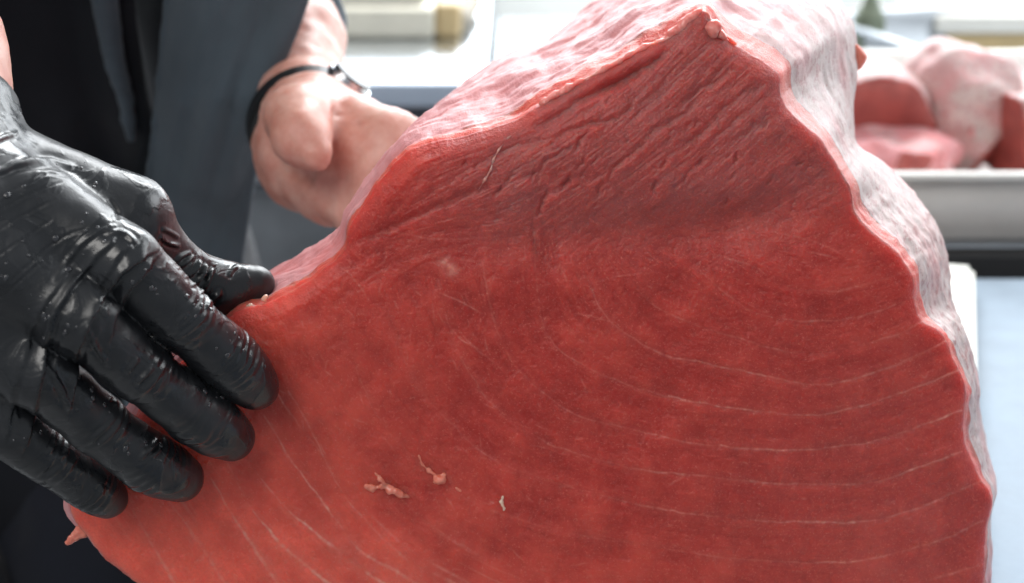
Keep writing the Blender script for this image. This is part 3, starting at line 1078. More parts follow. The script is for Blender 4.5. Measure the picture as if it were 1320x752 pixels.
# ---- outer side: lofted back from the contour, then closed
K1, K2 = 110, 26
NCs = 1100
ti = np.linspace(0, NC, NCs, endpoint=False)
CS = np.stack([np.interp(ti, np.arange(NC + 1), np.append(CC[:, k], CC[0, k])) for k in range(5)], -1)
F0 = at_many(CS[:, 0], CS[:, 1], face_Y(CS[:, 0], CS[:, 1]) + 0.0019)
B0 = at_many(CS[:, 2], CS[:, 3], face_Y(CS[:, 2], CS[:, 3]) + CS[:, 4])
ctr = B0.mean(0)
rings = []
for k in range(K1):
    a = (k / (K1 - 1)) ** 1.15
    bul = 0.004 * math.sin(math.pi * a)
    p = F0 * (1 - a) + B0 * a
    d = p - ctr; d[:, 1] = 0
    d /= np.linalg.norm(d, axis=1, keepdims=True)
    rings.append(p + d * bul)
for k in range(1, K2 + 1):
    a = k / K2
    sh = math.cos(a * math.pi / 2) * 0.9985 + 0.0015
    p = ctr + (B0 - ctr) * np.array([sh, 1, sh])
    p[:, 1] = B0[:, 1] * sh + ctr[1] * (1 - sh) + 0.045 * math.sin(a * math.pi / 2)
    rings.append(p)
VS = np.vstack(rings)
QS = grid_quads(len(rings), NCs, True)
NS = vnormals(VS, QS)
if np.mean(np.sum(NS[:NCs * 40] * (VS[:NCs * 40] - ctr), 1)) < 0:
    QS = QS[:, ::-1]; NS = -NS
tparam = np.tile(np.arange(NCs) / NCs, len(rings))
aparam = np.repeat(np.minimum(np.arange(len(rings)) / (K1 - 1), 1), NCs)
cpx = np.tile(CS[:, 0], len(rings)); cpy = np.tile(CS[:, 1], len(rings))
mem = np.clip((cpx - 905) / 60, 0, 1) * np.clip((760 - cpy) / 60, 0, 1)
mem *= np.clip(0.85 + 0.6 * fbm(VS, 30, 3, 2.0), 0, 1)
# fibre ridges on the top left run slightly oblique to the edge; the membrane side is pitted
alen = np.tile(np.arange(NCs) * (1.25 / NCs), len(rings))
sl = np.stack([alen * 34, aparam * 11 + alen * 14 + 0.5 * fbm(VS, 40, 2, 7.0), 0 * alen], -1)
rid = fbm(sl, 1.0, 4, 3.0) * 1.2
pit = fbm(VS, 230, 3, 8.0)
lump = fbm(VS, 38, 3, 4.0)
fadein = np.clip(aparam / 0.06, 0.0, 1)
disp = (1 - mem) * (0.0012 * rid + 0.00022 * pit + 0.0015 * lump) + mem * (0.00010 * pit + 0.00030 * fbm(VS, 110, 2, 6.0) + 0.0010 * lump)
low = np.clip((cpx - 1095) / 20, 0, 1) * np.clip((640 - cpy) / 30, 0, 1)
disp += low * 0.0006 * fbm(VS, 160, 3, 5.0)
VS = VS + NS * (disp * fadein)[:, None]
VS[:, 2] = np.maximum(VS[:, 2], 0.0205)
fatb = 0.5 * np.clip(1 - aparam / 0.14, 0, 1) * np.clip(0.4 + 0.8 * fbm(VS, 70, 2, 1.0), 0, 1) * 0.55
fatb = np.maximum(fatb, np.clip(1 - aparam / 0.35, 0, 1) * np.exp(-((cpx - 310) / 30) ** 2) * np.exp(-((cpy - 405) / 40) ** 2) * 0.9)
SK = np.where(True, 17, 0)
nsk = int(SK) * NCs
strip = aparam[:nsk] / aparam[nsk - 1]
skm = np.stack([np.clip(0.0 + 0.12 * strip * np.clip(0.5 + 0.8 * fbm(VS[:nsk], 70, 2, 1.0), 0, 1), 0, 1), np.full(nsk, 0.5), np.full(nsk, 0.45), np.zeros(nsk)], -1)
nf = int(used.sum())
me = quads_mesh('cut_face', np.vstack([VF[used], VS[:nsk]]), np.vstack([QF, QS[QS.max(1) < nsk] + nf]))
set_mask(me, np.vstack([MASK[used], skm]))
link('cut_face', me, tuna, [M_FLESH])
n0 = nsk - NCs
keep = QS.min(1) >= n0
me = quads_mesh('outer_side', VS[n0:], QS[keep] - n0)
set_mask(me, np.stack([mem, np.clip(0.5 + 0.5 * rid, 0, 1), fatb, np.ones_like(mem)], -1)[n0:])
link('outer_side', me, tuna, [M_SIDE])


def on_face(px, py, h):
    i = int(np.clip((py - gy[0]) / STEP, 0, H - 1)); j = int(np.clip((px - gx[0]) / STEP, 0, W - 1))
    return at(px, py, float(FY_[i, j]) - h * 0.001)


def shred(name, pts, rad, mat, h=1.0, lumpy=0.0007):
    P = [on_face(x, y, h) if len(t_) == 0 else on_face(x, y, t_[0]) for x, y, *t_ in pts]
    return blob(name, chain(P, [r * 0.001 for r in rad]), 0.0005, 0.00045, [mat], tuna, 2,
                lambda V: lumpy * fbm(V, 420, 3, 2.0))


shred('meat_shred', [(472, 627), (482, 630), (492, 626), (504, 630), (514, 636), (526, 641)], [0.9, 1.3, 0.8, 1.0, 1.4, 0.7], M_SHRED, 0.5, 0.0010)
shred('meat_shred', [(484, 610), (490, 618), (498, 628)], [0.4, 0.7, 1.0], M_SHRED, 0.5, 0.0008)
shred('meat_shred', [(540, 588), (544, 598), (553, 607), (562, 613)], [0.4, 0.6, 0.5, 0.7], M_SHRED, 0.5, 0.0006)
shred('meat_shred', [(560, 622), (566, 617), (573, 612)], [1.0, 1.6, 0.8], M_SHRED, 0.6, 0.0011)
shred('meat_shred', [(588, 629), (594, 633)], [0.7, 0.8], M_SHRED, 0.4, 0.0005)
shred('meat_shred', [(647, 640), (647, 648), (650, 658)], [0.7, 0.5, 0.5], M_FAT, 0.6)
shred('sinew', [(668, 168), (655, 178), (643, 193), (636, 206), (633, 219), (625, 232), (617, 245)], [0.2, 0.26, 0.3, 0.34, 0.36, 0.34, 0.25], M_FRINGE, 0.3, 0.0001)
P = [at(118, 676, 0.548), at(106, 686, 0.546), at(96, 693, 0.545), at(88, 699, 0.545)]
blob('meat_shred', chain(P, [0.0028, 0.0022, 0.0017, 0.0014]), 0.0006, 0.0005, [M_SHRED], tuna, 2, lambda V: 0.0009 * fbm(V, 350, 3, 4.0))
# fat globules hanging over the ridge and the frayed rim
for pts_, rad in (([(918, 37), (921, 34)], [3.0, 2.6]), ([(930, 44), (934, 48)], [1.5, 1.2])):
    P = [at(x, y, face_Y(x, y) - 0.0002) for x, y in pts_]
    blob('fat_globule', chain(P, [r * 0.001 for r in rad]), 0.0006, 0.0005, [M_FRINGE], tuna, 2, lambda V: 0.0007 * fbm(V, 260, 3, 9.0))
for poly, seed in (([(694, 138), (720, 121), (752, 104), (788, 85), (820, 67), (859, 49), (889, 23), (907, 12)], 3.0),
                   ([(907, 12), (924, 38), (950, 58)], 8.0)):
    pp = wob(dens(poly, 4.0), 2.0, 0.08, seed)
    q3 = np.stack([pp[:, 0], pp[:, 1], np.full(len(pp), seed)], -1)
    rr = np.clip(0.10 + 1.5 * fbm(q3, 0.03, 2, seed), 0.08, 1.7) * (0.55 if seed == 14.0 else 1.0)
    P = [at(x, y, face_Y(x, y) + 0.0016) for x, y in pp]
    blob('membrane_fringe', chain(P, (rr * 0.0008 + 0.0001).tolist()), 0.0007, 0.0006, [M_FRINGE], tuna, 2, lambda V: 0.0008 * fbm(V, 330, 3, seed))
P = [at(1103, 62, 0.71), at(1108, 74, 0.71), at(1106, 86, 0.71)]
blob('meat_shred', chain(P, [0.002, 0.003, 0.002]), 0.001, 0.0012, [M_SHRED], tuna, 2)
# crumbs of white membrane on the left shoulder
for k in range(9):
    x, y = RNG.uniform(300, 345), 0
    y = 412 - (x - 298) * 0.55 + RNG.uniform(-5, 3)
    c = at(x, y, face_Y(x, y) + 0.004)
    r = RNG.uniform(0.0006, 0.0014)
    blob('membrane_crumb', [(c, c + RNG.normal(0, 0.0008, 3), r, r * 0.8)], 0.0003, 0.0004, [M_FAT], tuna, 1)

# ================================================================ PERSON
person = empty('person', (-0.34, 1.0, -0.90), 'person in black clothes and charcoal apron with one black glove holding the fish', 'person')


def hp(px, py, h):
    """point h millimetres in front of the cut plane"""
    return at(px, py, face_Y(px, py) - h * 0.001)


# ---- gloved right hand
WR = [hp(-105, 215, 40), hp(-80, 270, 52)]
MI, MM, MR, MP = hp(158, 335, 42), hp(98, 405, 50), hp(44, 478, 47), hp(12, 552, 36)
palm = []
wr_i, wr_m, wr_r, wr_p = hp(-70, 215, 34), hp(-90, 262, 44), hp(-105, 315, 42), hp(-120, 370, 34)
palm += [(wr_i, MI, .0185, .0115), (wr_m, MM, .0195, .0118), (wr_r, MR, .0190, .0112), (wr_p, MP, .0170, .0098)]
palm += [((wr_i + MI) / 2, (wr_m + MM) / 2, .0155, .0165), ((wr_m + MM) / 2, (wr_r + MR) / 2, .0165, .016), ((wr_r + MR) / 2, (wr_p + MP) / 2, .016, .0145)]
palm += [(MI * .7 + wr_i * .3, MP * .7 + wr_p * .3, .012, .012)]
# forearm inside the cuff
fe = at(-205, -60, 0.70)
CUFF, CAX = hp(-99, 158, 10), hp(-128, 60, -12) - hp(-75, 262, 34)
CAX = CAX / np.linalg.norm(CAX)
palm += [(hp(-72, 265, 36), CUFF, .0318, .0322), (CUFF, CUFF + CAX * 0.02, .0322, .0328)]
th0, th1, th2, th3, th4 = hp(30, 232, 16), hp(168, 278, 14), hp(228, 345, -2), hp(285, 372, -14), hp(331, 365, -17)
thumb = [(th0, th1, .0175, .0140), (th1, th2, .0125, .0092), (th2, th3, .0088, .0092), (th3, th4, .0092, .0066)]
thumb += [(hp(90, 300, 24), th1 * .7 + hp(90, 300, 24) * .3, .016, .010)]
def jointed(P, R):
    Q_, S_ = [P[0]], [R[0]]
    for i in range(1, len(P)):
        Q_.append(P[i - 1] * .45 + P[i] * .55); S_.append((R[i - 1] * .45 + R[i] * .55) * (0.945 if i < 3 else 0.985))
        Q_.append(P[i]); S_.append(R[i] * (1.0 if i < 3 else 0.98))
    return chain(Q_, S_)


idx_f = jointed([MI, hp(232, 408, 32), hp(294, 462, 19), hp(331, 499, 10.5)], [.0115, .0102, .0099, .0086])
mid_f = jointed([MM, hp(180, 476, 36), hp(252, 535, 21), hp(298, 564, 11)], [.0115, .0101, .0098, .0088])
rin_f = jointed([MR, hp(122, 545, 33), hp(190, 595, 20), hp(234, 618, 11)], [.0108, .0095, .0094, .0087])
pin_f = jointed([MP, hp(62, 590, 28), hp(108, 622, 18), hp(140, 643, 11)], [.0094, .0080, .0076, .0070])
allp = palm + thumb + idx_f + mid_f + rin_f + pin_f
lo, hi = bounds(allp, 0.004)
lo[0] = max(lo[0], -0.235)
G = Field(lo, hi, 0.00062)
k_ = 0.0024
for fing in (thumb, idx_f, mid_f, rin_f, pin_f):
    near_p = palm[:]
    G.add(G.group(near_p + fing, k_))
gxx, gyy, gzz = G.axes(tuple(slice(0, int(n)) for n in G.n))
G.D = np.maximum(G.D, ((gxx - CUFF[0])[:, None, None] * CAX[0] + (gyy - CUFF[1])[None, :, None] * CAX[1] + (gzz - CUFF[2])[None, None, :] * CAX[2]).astype(np.float32))
V, Q = G.mesh(4)
N = vnormals(V, Q)
vx_, vy_ = to_px(V)
# glove folds traced on the back of the hand: (polyline, half width px, height mm)
LIP = [  # glove sheet lips over the finger bases: raised on the back-of-hand side, dropping to the fingers
    ([(34, 575), (44, 530), (54, 480), (66, 425), (86, 380), (112, 345), (146, 312)], 2.0),
    ([(90, 522), (93, 485), (103, 445), (118, 405), (140, 372), (166, 345), (186, 332)], 2.6),
    ([(142, 432), (145, 410), (157, 384), (178, 358), (192, 342)], 2.0), ([(30, 470), (40, 430), (62, 385), (84, 356)], 0.9),
    ([(120, 392), (134, 360), (152, 332), (170, 316)], 1.0), ([(10, 560), (14, 520), (24, 480)], 1.0)]
FOLD = [
    ([(-20, 226), (20, 213), (60, 208), (92, 216)], 4.0, 1.3), ([(-10, 258), (30, 238), (60, 226), (85, 228)], 1.8, -0.5), ([(-10, 276), (40, 250), (80, 236)], 1.6, -0.45),
    ([(-5, 300), (40, 272), (72, 256)], 1.6, -0.45), ([(-5, 332), (30, 308), (68, 282)], 1.6, -0.5), ([(15, 362), (50, 330), (84, 306), (120, 292)], 1.8, -0.5),
    ([(-5, 392), (25, 362), (60, 335)], 1.6, -0.4), ([(-20, 190), (0, 178), (20, 172)], 3.0, 0.8), ([(70, 360), (92, 330), (118, 304), (150, 292)], 3, 0.7),
    ([(138, 300), (160, 302), (176, 314)], 3, 0.9), ([(142, 260), (150, 272), (152, 284)], 2.5, -0.7),
    ([(22, 540), (20, 510), (28, 480)], 2.5, 0.6), ([(62, 500), (70, 460), (82, 420)], 2.5, -0.5), ([(104, 480), (112, 450), (124, 425)], 2.5, -0.4),
    # thumb creases
    ([(212, 296), (222, 300), (232, 306)], 2.5, 1.0), ([(208, 306), (220, 314), (232, 318)], 2.5, 0.9), ([(236, 344), (244, 336), (250, 330)], 2.5, 1.6),
    ([(244, 356), (254, 346), (260, 336)], 2.5, 1.8), ([(252, 366), (262, 354), (268, 342)], 2.5, 1.8), ([(262, 376), (270, 362), (274, 346)], 2.5, 1.5),
    ([(228, 336), (236, 330), (246, 326)], 2.5, 1.1), ([(296, 352), (300, 346), (306, 344)], 2.5, 0.9),
    # finger creases
    ([(182, 590), (194, 576), (204, 566)], 3, 1.6), ([(196, 588), (206, 578)], 2.5, 0.9), ([(268, 394), (278, 384), (284, 378)], 3, 1.3),
    ([(230, 416), (244, 404)], 2.5, 0.7), ([(165, 480), (178, 464)], 3, 0.8), ([(180, 492), (196, 474)], 3, 0.7),
    ([(62, 584), (72, 570)], 2.8, 0.7), ([(76, 596), (86, 580)], 2.8, 0.7), ([(90, 606), (100, 590)], 2.8, 0.6), ([(128, 640), (134, 628)], 3, 0.8),
    # knuckle bunching across finger webs
    ([(60, 470), (80, 505), (92, 530)], 3, 1.0), ([(110, 420), (128, 455), (140, 470)], 3, 0.9)]
dsp = np.zeros(len(V))
front = np.clip((-(N[:, 1]) * 0.8 + N[:, 2] * 0.6 + 0.1) / 0.4, 0, 1)
for k, (poly, w_, h_) in enumerate(FOLD):
    p = wob(dens(poly, 2.0), 1.5, 0.05, 60.0 + k)
    m = (vx_ > p[:, 0].min() - 4 * w_) & (vx_ < p[:, 0].max() + 4 * w_) & (vy_ > p[:, 1].min() - 4 * w_) & (vy_ < p[:, 1].max() + 4 * w_)
    ids = np.nonzero(m)[0]
    if len(ids) == 0:
        continue
    best = np.full(len(ids), 1e9); ti_ = np.zeros(len(ids)); sgn = np.zeros(len(ids))
    for j in range(len(p) - 1):
        dx, dy = vx_[ids] - p[j, 0], vy_[ids] - p[j, 1]
        d = dx * dx + dy * dy
        b = d < best
        best = np.where(b, d, best)
        ti_ = np.where(b, j / (len(p) - 1), ti_)
        tx, ty = p[j + 1] - p[j]
        sgn = np.where(b, np.sign(tx * dy - ty * dx), sgn)
    d = np.sqrt(best)
    prof = np.exp(-(d / w_) ** 2) - 0.55 * np.exp(-((d - 1.9 * w_) / (0.9 * w_)) ** 2) * (sgn > 0) - 0.25 * np.exp(-((d - 1.9 * w_) / (1.1 * w_)) ** 2) * (sgn <= 0)
    dsp[ids] += h_ * 0.001 * prof * np.sin(np.clip(ti_, 0.06, 0.94) * math.pi) ** 0.5
for k, (poly, h_) in enumerate(LIP):
    p = wob(dens(poly, 2.0), 2.0, 0.04, 90.0 + k)
    m = (vx_ > p[:, 0].min() - 60) & (vx_ < p[:, 0].max() + 20) & (vy_ > p[:, 1].min() - 60) & (vy_ < p[:, 1].max() + 20)
    ids = np.nonzero(m)[0]
    best = np.full(len(ids), 1e9); ti_ = np.zeros(len(ids)); sgn = np.zeros(len(ids))
    for j in range(len(p) - 1):
        dx, dy = vx_[ids] - p[j, 0], vy_[ids] - p[j, 1]
        d = dx * dx + dy * dy
        b = d < best
        best = np.where(b, d, best); ti_ = np.where(b, j / (len(p) - 1), ti_)
        tx, ty = p[j + 1] - p[j]
        sgn = np.where(b, np.sign(tx * dy - ty * dx), sgn)
    d = np.sqrt(best)
    prof = np.where(sgn < 0, 0.45 * np.exp(-d / 22.0) + 0.55 * np.exp(-(d / 7.0) ** 2), np.exp(-(d / 2.6) ** 2) * 1.25 - 0.25 * np.exp(-((d - 5) / 5) ** 2))
    dsp[ids] += h_ * 0.001 * prof * np.sin(np.clip(ti_, 0.10, 0.92) * math.pi) ** 0.5
ta = fbm(V, 55, 3, 2.0)
dsp = dsp * front + 0.0005 * ta + 0.00008 * fbm(V, 190, 3, 7.0)
V = V + N * dsp[:, None]
# trim the cuff with a rolled end
rip = np.zeros(len(V))
for fg, js in ((idx_f, (2, 4)), (mid_f, (2, 4)), (rin_f, (2, 4)), (pin_f, (2, 4))):
    for jn in js:
        c_ = np.array(fg[jn][0]); d_ = np.array(fg[jn][1]) - np.array(fg[jn - 1][0]); d_ = d_ / np.linalg.norm(d_)
        rel = V - c_
        al = rel @ d_
        rd = np.linalg.norm(rel - al[:, None] * d_, axis=1)
        wgt = np.exp(-(al / 0.0075) ** 2) * (rd < 0.0135)
        rip += wgt * np.sin(2 * math.pi * (al / 0.0036 + 0.5 * fbm(V, 90, 2, 3.0 + jn))) * np.clip(0.4 + fbm(V, 110, 2, 8.0), 0, 1)
V = V + N * (0.00042 * rip * np.clip(front + 0.2, 0, 1))[:, None]
Nv = vnormals(V, Q)
vis = np.nonzero((Nv[:, 1] < -0.1) & (Nv[:, 2] > -0.1) & (vx_ > 0) & (vy_ > 150) & (vy_ < 600))[0]
bmd = bmesh.new()
clus = RNG.choice(vis, 26)
for k in range(95):
    if k < 26:
        i_ = clus[k]
    else:
        c0 = V[RNG.choice(clus)]
        cand = vis[np.linalg.norm(V[vis] - c0, axis=1) < 0.011]
        i_ = RNG.choice(cand)
    rr_ = RNG.uniform(0.00025, 0.0008) if k >= 26 else RNG.uniform(0.0006, 0.0013)
    nq = Vector(Nv[i_].tolist())
    mt = Matrix.Translation(Vector(V[i_].tolist())) @ nq.to_track_quat('Z', 'Y').to_matrix().to_4x4() @ Matrix.Rotation(RNG.uniform(0, 6.28), 4, 'Z') @ Matrix.Diagonal((rr_, rr_ * RNG.uniform(0.6, 1.3), rr_ * 0.45, 1))
    bmesh.ops.create_icosphere(bmd, subdivisions=2, radius=1.0, matrix=mt)
me = bpy.data.meshes.new('water_droplets'); bmd.to_mesh(me); bmd.free()
td = NT('water_film'); td.set(Base_Color=(0.03, 0.03, 0.035), Roughness=0.04, Specular_IOR_Level=0.6, Coat_Weight=0.6, Coat_Roughness=0.02)
gl = link('glove', quads_mesh('glove', V, Q), person, [M_GLOVE])
wd_ = link('water_droplets', me, gl, [td.m]); wd_['kind'] = 'stuff'
gl['label'] = 'wet wrinkled black nitrile glove on the hand in front'
# ---- bare left hand, arms and torso: one continuous body
def yp(px, py, Y):
    return at(px, py, Y)


LW = yp(398, 176, 0.795)
LE = yp(356, -70, 1.00)
RWp = hp(-100, 255, 30)
RE = CUFF + CAX * 0.185 + np.array([-0.01, 0.02, 0.0])
LS = np.array([-0.165, 1.10, 0.52]); RS = np.array([-0.50, 0.93, 0.52])
core = [(np.array([-0.36, 1.00, 0.45]), np.array([-0.37, 1.04, 0.10]), .085, .07), (LS, RS, .05, .05),
        (np.array([-0.345, 1.0, 0.50]), np.array([-0.35, 0.96, 0.66]), .055, .05)]
armL = [(LS, LE, .045, .040), (LE, LE * .45 + LW * .55, .033, .0265), (LE * .45 + LW * .55, LW, .0262, .0225)]
armR = [(RS, RE, .045, .040), (RE, CUFF + CAX * 0.03, .0385, .0318), (CUFF + CAX * 0.03, CUFF - CAX * 0.012, .0316, .0300)]
kn = [yp(505, 178, 0.745), yp(498, 205, 0.738), yp(482, 240, 0.734), yp(458, 272, 0.734)]
wb_ = [yp(412, 150, 0.790), yp(402, 172, 0.785), yp(394, 198, 0.782), yp(388, 220, 0.784)]
hand = [(LW + [0, 0, .006], LW + [0, -.004, -.012], .0235, .0235)]
for a_, b_, r0, r1 in zip(wb_, kn, (.0165, .0165, .0160, .0150), (.0125, .0125, .0118, .0108)):
    hand.append((a_, b_, r0, r1))
hand += [(wb_[1] * .4 + kn[1] * .6, wb_[2] * .4 + kn[2] * .6, .0155, .015), (wb_[2] * .5 + kn[2] * .5, wb_[3] * .5 + kn[3] * .5, .0155, .0145)]
fing = [(yp(560, 195, .752), yp(600, 205, .770), yp(628, 212, .785)), (yp(562, 220, .748), yp(606, 232, .768), yp(636, 240, .785)),
        (yp(540, 255, .744), yp(586, 268, .762), yp(614, 276, .778)), (yp(506, 292, .742), yp(538, 304, .756), yp(560, 310, .77))]
fgroups = []
for i, (fp, r) in enumerate(zip(fing, (.0098, .0102, .0096, .0084))):
    fgroups.append(chain([kn[i]] + list(fp), [r * 1.2, r * 1.05, r * .95, r * .8]))
t0, t1, t2, t3 = yp(396, 146, .772), yp(383, 152, .742), yp(388, 178, .722), yp(408, 200, .712)
fgroups.append([(t0, t1, .0165, .0140), (t1, t1 * .45 + t2 * .55, .0132, .0098), (t1 * .45 + t2 * .55, t2, .0098, .0108), (t2, t3, .0106, .0080), (wb_[0], t1, .015, .011)])
allb = core + armL + armR + hand
lo, hi = bounds(allb + sum(fgroups, []), 0.012)
Bf = Field(lo, hi, 0.0026)
base_ = allb
Bf.add(Bf.group(base_, 0.0055))
for fg in fgroups:
    Bf.add(Bf.group(hand + fg, 0.0038))
V, Q = Bf.mesh(3)
hx_, hy_ = to_px(V)
cr_ = np.zeros(len(V))
hsel = np.nonzero((V[:, 1] < 0.80) & (V[:, 1] > 0.737) & (hx_ > 330) & (hx_ < 560) & (hy_ > 100) & (hy_ < 320))[0]
for poly, w_, d_ in (([(432, 146), (424, 175), (430, 205), (444, 236)], 4.0, 2.2), ([(462, 160), (482, 184), (494, 212), (490, 245)], 4.0, 1.6),
                     ([(438, 228), (470, 222), (505, 224)], 4.0, 1.6), ([(400, 236), (430, 258), (462, 268)], 4.0, 1.4), ([(372, 168), (384, 174), (398, 172)], 3.0, 0.9),
                     ([(352, 190), (362, 214), (384, 226), (412, 224)], 4.0, 1.6)):
    p = dens(poly, 2.0)
    d2 = np.min((hx_[hsel][:, None] - p[None, :, 0]) ** 2 + (hy_[hsel][:, None] - p[None, :, 1]) ** 2, axis=1)
    cr_[hsel] -= d_ * 0.001 * np.exp(-d2 / (w_ * w_ * 2))
V = V + vnormals(V, Q) * (0.0011 * fbm(V, 75, 4, 4.0) + cr_)[:, None]
link('body', quads_mesh('body', V, Q), person, [M_SKIN])
# thumb nail on the bare hand
nl = t3 + (t3 - t2) / np.linalg.norm(t3 - t2) * 0.004 + np.array([0.0035, -0.0075, 0.0035])
tn = NT('nail'); tn.set(Base_Color=(0.72, 0.46, 0.38), Roughness=0.25)

# watch on the bare wrist
wdir = (kn[1] - LW); wdir /= np.linalg.norm(wdir)
fdir = (LW - LE); fdir /= np.linalg.norm(fdir)
ax_w = fdir * 0.75 + wdir * 0.25; ax_w /= np.linalg.norm(ax_w)
w1 = np.cross(ax_w, [1.0, 0, 0]); w1 /= np.linalg.norm(w1)
w2 = np.cross(ax_w, w1)
if w1[2] < 0:
    w1, w2 = -w1, -w2
wc = LW - fdir * 0.012 + np.array([0.002, 0.0, -0.003])
watch = empty('wristwatch', (0, 0, 0), 'x', 'x')
del watch['label'], watch['category']
watch.name = 'wristwatch'
watch.parent = person
watch.matrix_parent_inverse = person.matrix_world.inverted()
rows = []
for k in range(49):
    a = 2 * math.pi * k / 48
    rad = w1 * math.sin(a) * 0.0300 + w2 * math.cos(a) * 0.0300
    n_ = rad / np.linalg.norm(rad)
    for (d_, o_) in ((-.011, 0), (-.010, .0028), (.010, .0028), (.011, 0), (.010, -.001), (-.010, -.001)):
        rows.append(wc + rad + n_ * o_ + ax_w * d_)
Vw = np.array(rows)
qs = []
for k in range(48):
    for j in range(6):
        qs.append((k * 6 + j, k * 6 + (j + 1) % 6, (k + 1) * 6 + (j + 1) % 6, (k + 1) * 6 + j))
link('strap', quads_mesh('strap', Vw, np.array(qs)), watch, [M_STRAP])
ca = math.radians(48)
cdir = w1 * math.sin(ca) * 1.0 + (w2 if w2[0] > 0 else -w2) * math.cos(ca)
cc_ = wc + cdir * 0.0335
bm = bmesh.new()
bmesh.ops.create_cone(bm, cap_ends=True, segments=40, radius1=0.0135, radius2=0.0125, depth=0.006)
bmesh.ops.bevel(bm, geom=[e for e in bm.edges if len(e.link_faces) == 2 and e.calc_face_angle(0) > 1.0], offset=0.0015, segments=2, affect='EDGES')
me = bpy.data.meshes.new('watch_case'); bm.to_mesh(me); bm.free()
rotm = Vector(cdir.tolist()).to_track_quat('Z', 'Y').to_matrix().to_4x4()
me.transform(Matrix.Translation(Vector(cc_.tolist())) @ rotm)
link('watch_case', me, watch, [M_WATCH], smooth=False)
bm = bmesh.new()
bmesh.ops.create_cone(bm, cap_ends=True, segments=40, radius1=0.0108, radius2=0.0106, depth=0.001)
me = bpy.data.meshes.new('watch_dial'); bm.to_mesh(me); bm.free()
me.transform(Matrix.Translation(Vector((cc_ + cdir * 0.0036).tolist())) @ rotm)
link('watch_dial', me, watch, [M_STRAP], smooth=False)

# ---- clothing: shirt torso, sleeves, apron, trousers
TYAW = math.radians(32)
fwd = np.array([math.sin(TYAW), -math.cos(TYAW), 0]); lft = np.array([math.cos(TYAW), math.sin(TYAW), 0])
TC = np.array([-0.385, 1.02, 0.0])


def torso(z):
    t = np.clip((z + 0.25) / 0.85, 0, 1)
    wd = np.interp(z, [-0.3, -0.1, 0.1, 0.3, 0.48, 0.6, 0.66], [.195, .192, .178, .185, .195, .15, .075])
    dp = np.interp(z, [-0.3, -0.1, 0.1, 0.3, 0.48, 0.6, 0.66], [.135, .138, .138, .140, .130, .10, .07])
    return wd, dp


def torso_pt(a, z, off=0.0):
    wd, dp = torso(z)
    ca_, sa_ = np.cos(a), np.sin(a)
    e = 0.82
    x = np.sign(ca_) * np.abs(ca_) ** e * (wd + off)
    y = np.sign(sa_) * np.abs(sa_) ** e * (dp + off)
    lean = np.interp(z, [-0.6, -0.1, 0.16, 0.24, 0.6], [0.14, 0.12, 0.0, -0.03, -0.10])
    return TC + x[..., None] * lft + y[..., None] * fwd + np.stack([0 * z, lean, z], -1)


na, nz_ = 220, 150
A_, Z_ = np.meshgrid(np.linspace(0, 2 * math.pi, na, endpoint=False), np.linspace(-0.28, 0.64, nz_))
Vt = torso_pt(A_, Z_, 0.012).reshape(-1, 3)
Qt = grid_quads(nz_, na, True)
Nt = vnormals(Vt, Qt)
if np.mean(np.sum(Nt * (Vt - Vt.mean(0)), 1)) < 0:
    Qt = Qt[:, ::-1]
    Nt = -Nt
foldn = np.stack([Vt[:, 0] * 13 + Vt[:, 2] * 3.5, Vt[:, 1] * 13, Vt[:, 2] * 2.2], -1)
Vt = Vt + Nt * (0.011 * fbm(foldn, 1.0, 3, 3.3))[:, None]
# the soft vertical fold beside the apron edge
fx_, fy_ = to_px(Vt)
line = np.interp(fy_, [-200, 0, 100, 200, 300], [120, 132, 150, 172, 185])
Vt = Vt + Nt * (0.034 * np.exp(-((fx_ - line) / 22) ** 2) * np.clip((260 - fy_) / 120, 0, 1) * (Nt @ np.array([0.0, -1, 0]) > 0))[:, None]
link('shirt', quads_mesh('shirt', Vt, Qt), person, [M_SHIRT])

sheen_pts = []
for py_ in np.linspace(-120, 175, 14):
    px_ = float(np.interp(py_, [-120, 0, 100, 175], [118, 134, 152, 172]))
    m_ = (np.abs(fx_ - px_) < 14) & (np.abs(fy_ - py_) < 14) & (Nt[:, 1] < 0)
    yv = Vt[m_, 1].min() if m_.any() else 0.86
    sheen_pts.append(at(px_, py_, yv - 0.012))
sheen_pts = np.array(sheen_pts)
sheen_pts[:, 1] = np.convolve(np.pad(sheen_pts[:, 1], 2, mode='edge'), np.ones(5) / 5, mode='valid')
blob('fold_sheen_strip', chain(list(sheen_pts), np.linspace(0.0085, 0.0035, 14).tolist()), 0.002, 0.0022, [M_APRON], person, 4)  # apron-grey strip added to imitate the sheen on the shirt fold


def sleeve(name, pts, rad, seed):
    prims = chain(pts, rad)
    return blob(name, prims, 0.004, 0.004, [M_APRON], person, 3,
                lambda V: 0.006 * fbm(V * np.array([1, 1, 2.0]), 22, 3, seed))


sleeve('sleeve', [LS + [0, 0, .02], LE * .45 + LS * .55, LE + (LE - LS) * 0.02, LE * .57 + LW * .43], [.068, .058, .043, .0325], 2.0)
sleeve('sleeve', [RS + [0, 0, .02], RE * .6 + RS * .4], [.066, .058], 5.0)

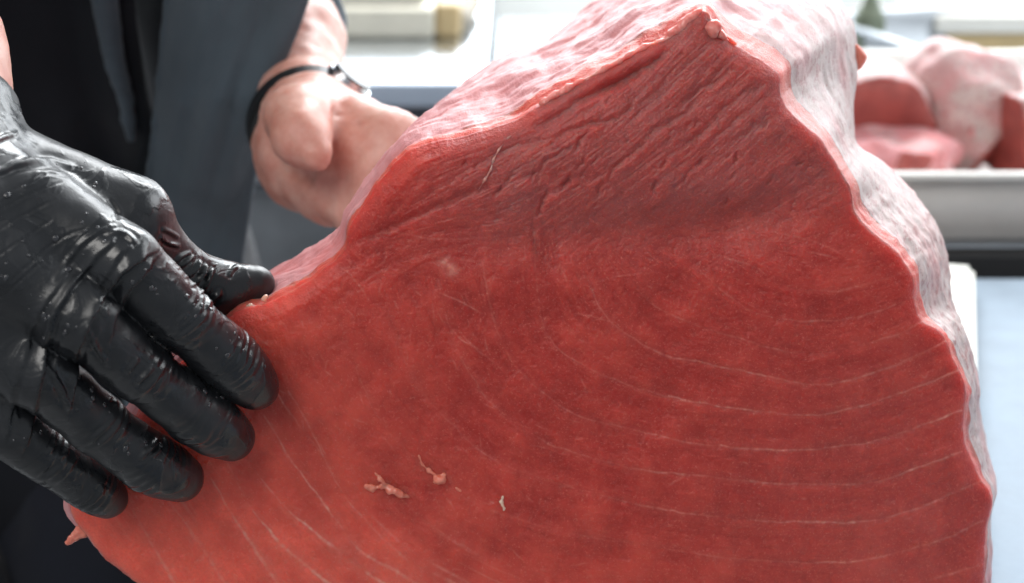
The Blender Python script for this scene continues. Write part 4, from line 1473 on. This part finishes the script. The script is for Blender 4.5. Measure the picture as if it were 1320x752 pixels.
# apron: from its straight edge round to the far hip
na, nz_ = 170, 190
PY = np.linspace(1500, -260, nz_)
S1 = np.linspace(0, 1, na)
SS, PYY = np.meshgrid(S1, PY)
Rr = np.interp(PYY, [-260, -100, 0, 35, 125, 190, 250, 330, 752, 1500], [430, 415, 396, 384, 347, 334, 324, 312, 300, 300])
Ll = np.interp(PYY, [-260, 0, 200, 330, 752, 1500], [214, 218, 198, 176, 150, 150])
yc = np.interp(PYY, [-260, 0, 130, 230, 400, 900, 1500], [0.81, 0.822, 0.826, 0.86, 0.92, 0.96, 0.98])
roll = np.clip((SS - 0.93) / 0.07, 0, 1)
PXX = Ll + (Rr - Ll) * np.where(SS < 0.93, SS / 0.93, 1.0 - 0.03 * roll)
YY = yc + 0.045 * (1 - SS) ** 2 + 0.11 * roll ** 1.5
fl = np.stack([SS * 3.2 + PYY * 0.0022, 0 * SS, PYY * 0.006], -1)
YY = YY + 0.009 * fbm(fl, 1.0, 2, 8.0) * (1 - roll) + 0.0004 * fbm(fl, 5.0, 2, 2.0)
Va = at_many(PXX, PYY, YY)
Va[..., 2] = np.maximum(Va[..., 2], -0.62 + 0.02 * np.sin(SS * 20))
Va = Va.reshape(-1, 3)
Qa = grid_quads(nz_, na)
ap = link('apron', quads_mesh('apron', Va, Qa), person, [M_APRON])
md = ap.modifiers.new('thick', 'SOLIDIFY'); md.thickness = 0.0025; md.offset = 0
# apron straight edge hem
hem = chain([Va[i * na] for i in range(0, nz_, 6)], [0.0030] * len(range(0, nz_, 6)))
blob('hem', hem, 0.001, 0.0022, [M_APRON], ap, 2)

for sx in (-1, 1):
    hip = TC + lft * 0.09 * sx + np.array([0, 0, -0.20])
    knee = TC + lft * 0.10 * sx + fwd * 0.03 + np.array([0, 0, -0.50])
    ank = TC + lft * 0.11 * sx + np.array([0, 0, -0.86])
    blob('trouser_leg', chain([hip, knee, ank], [.105, .082, .062]), 0.01, 0.009, [M_TROUSER], person, 3,
         lambda V: 0.008 * fbm(V, 14, 3, 6.0))
    blob('shoe', chain([ank + [0, 0, 0.0], ank + fwd * 0.15 + [0, 0, -0.003]], [.038, .034]), 0.006, 0.006, [M_STRAP], person, 3)
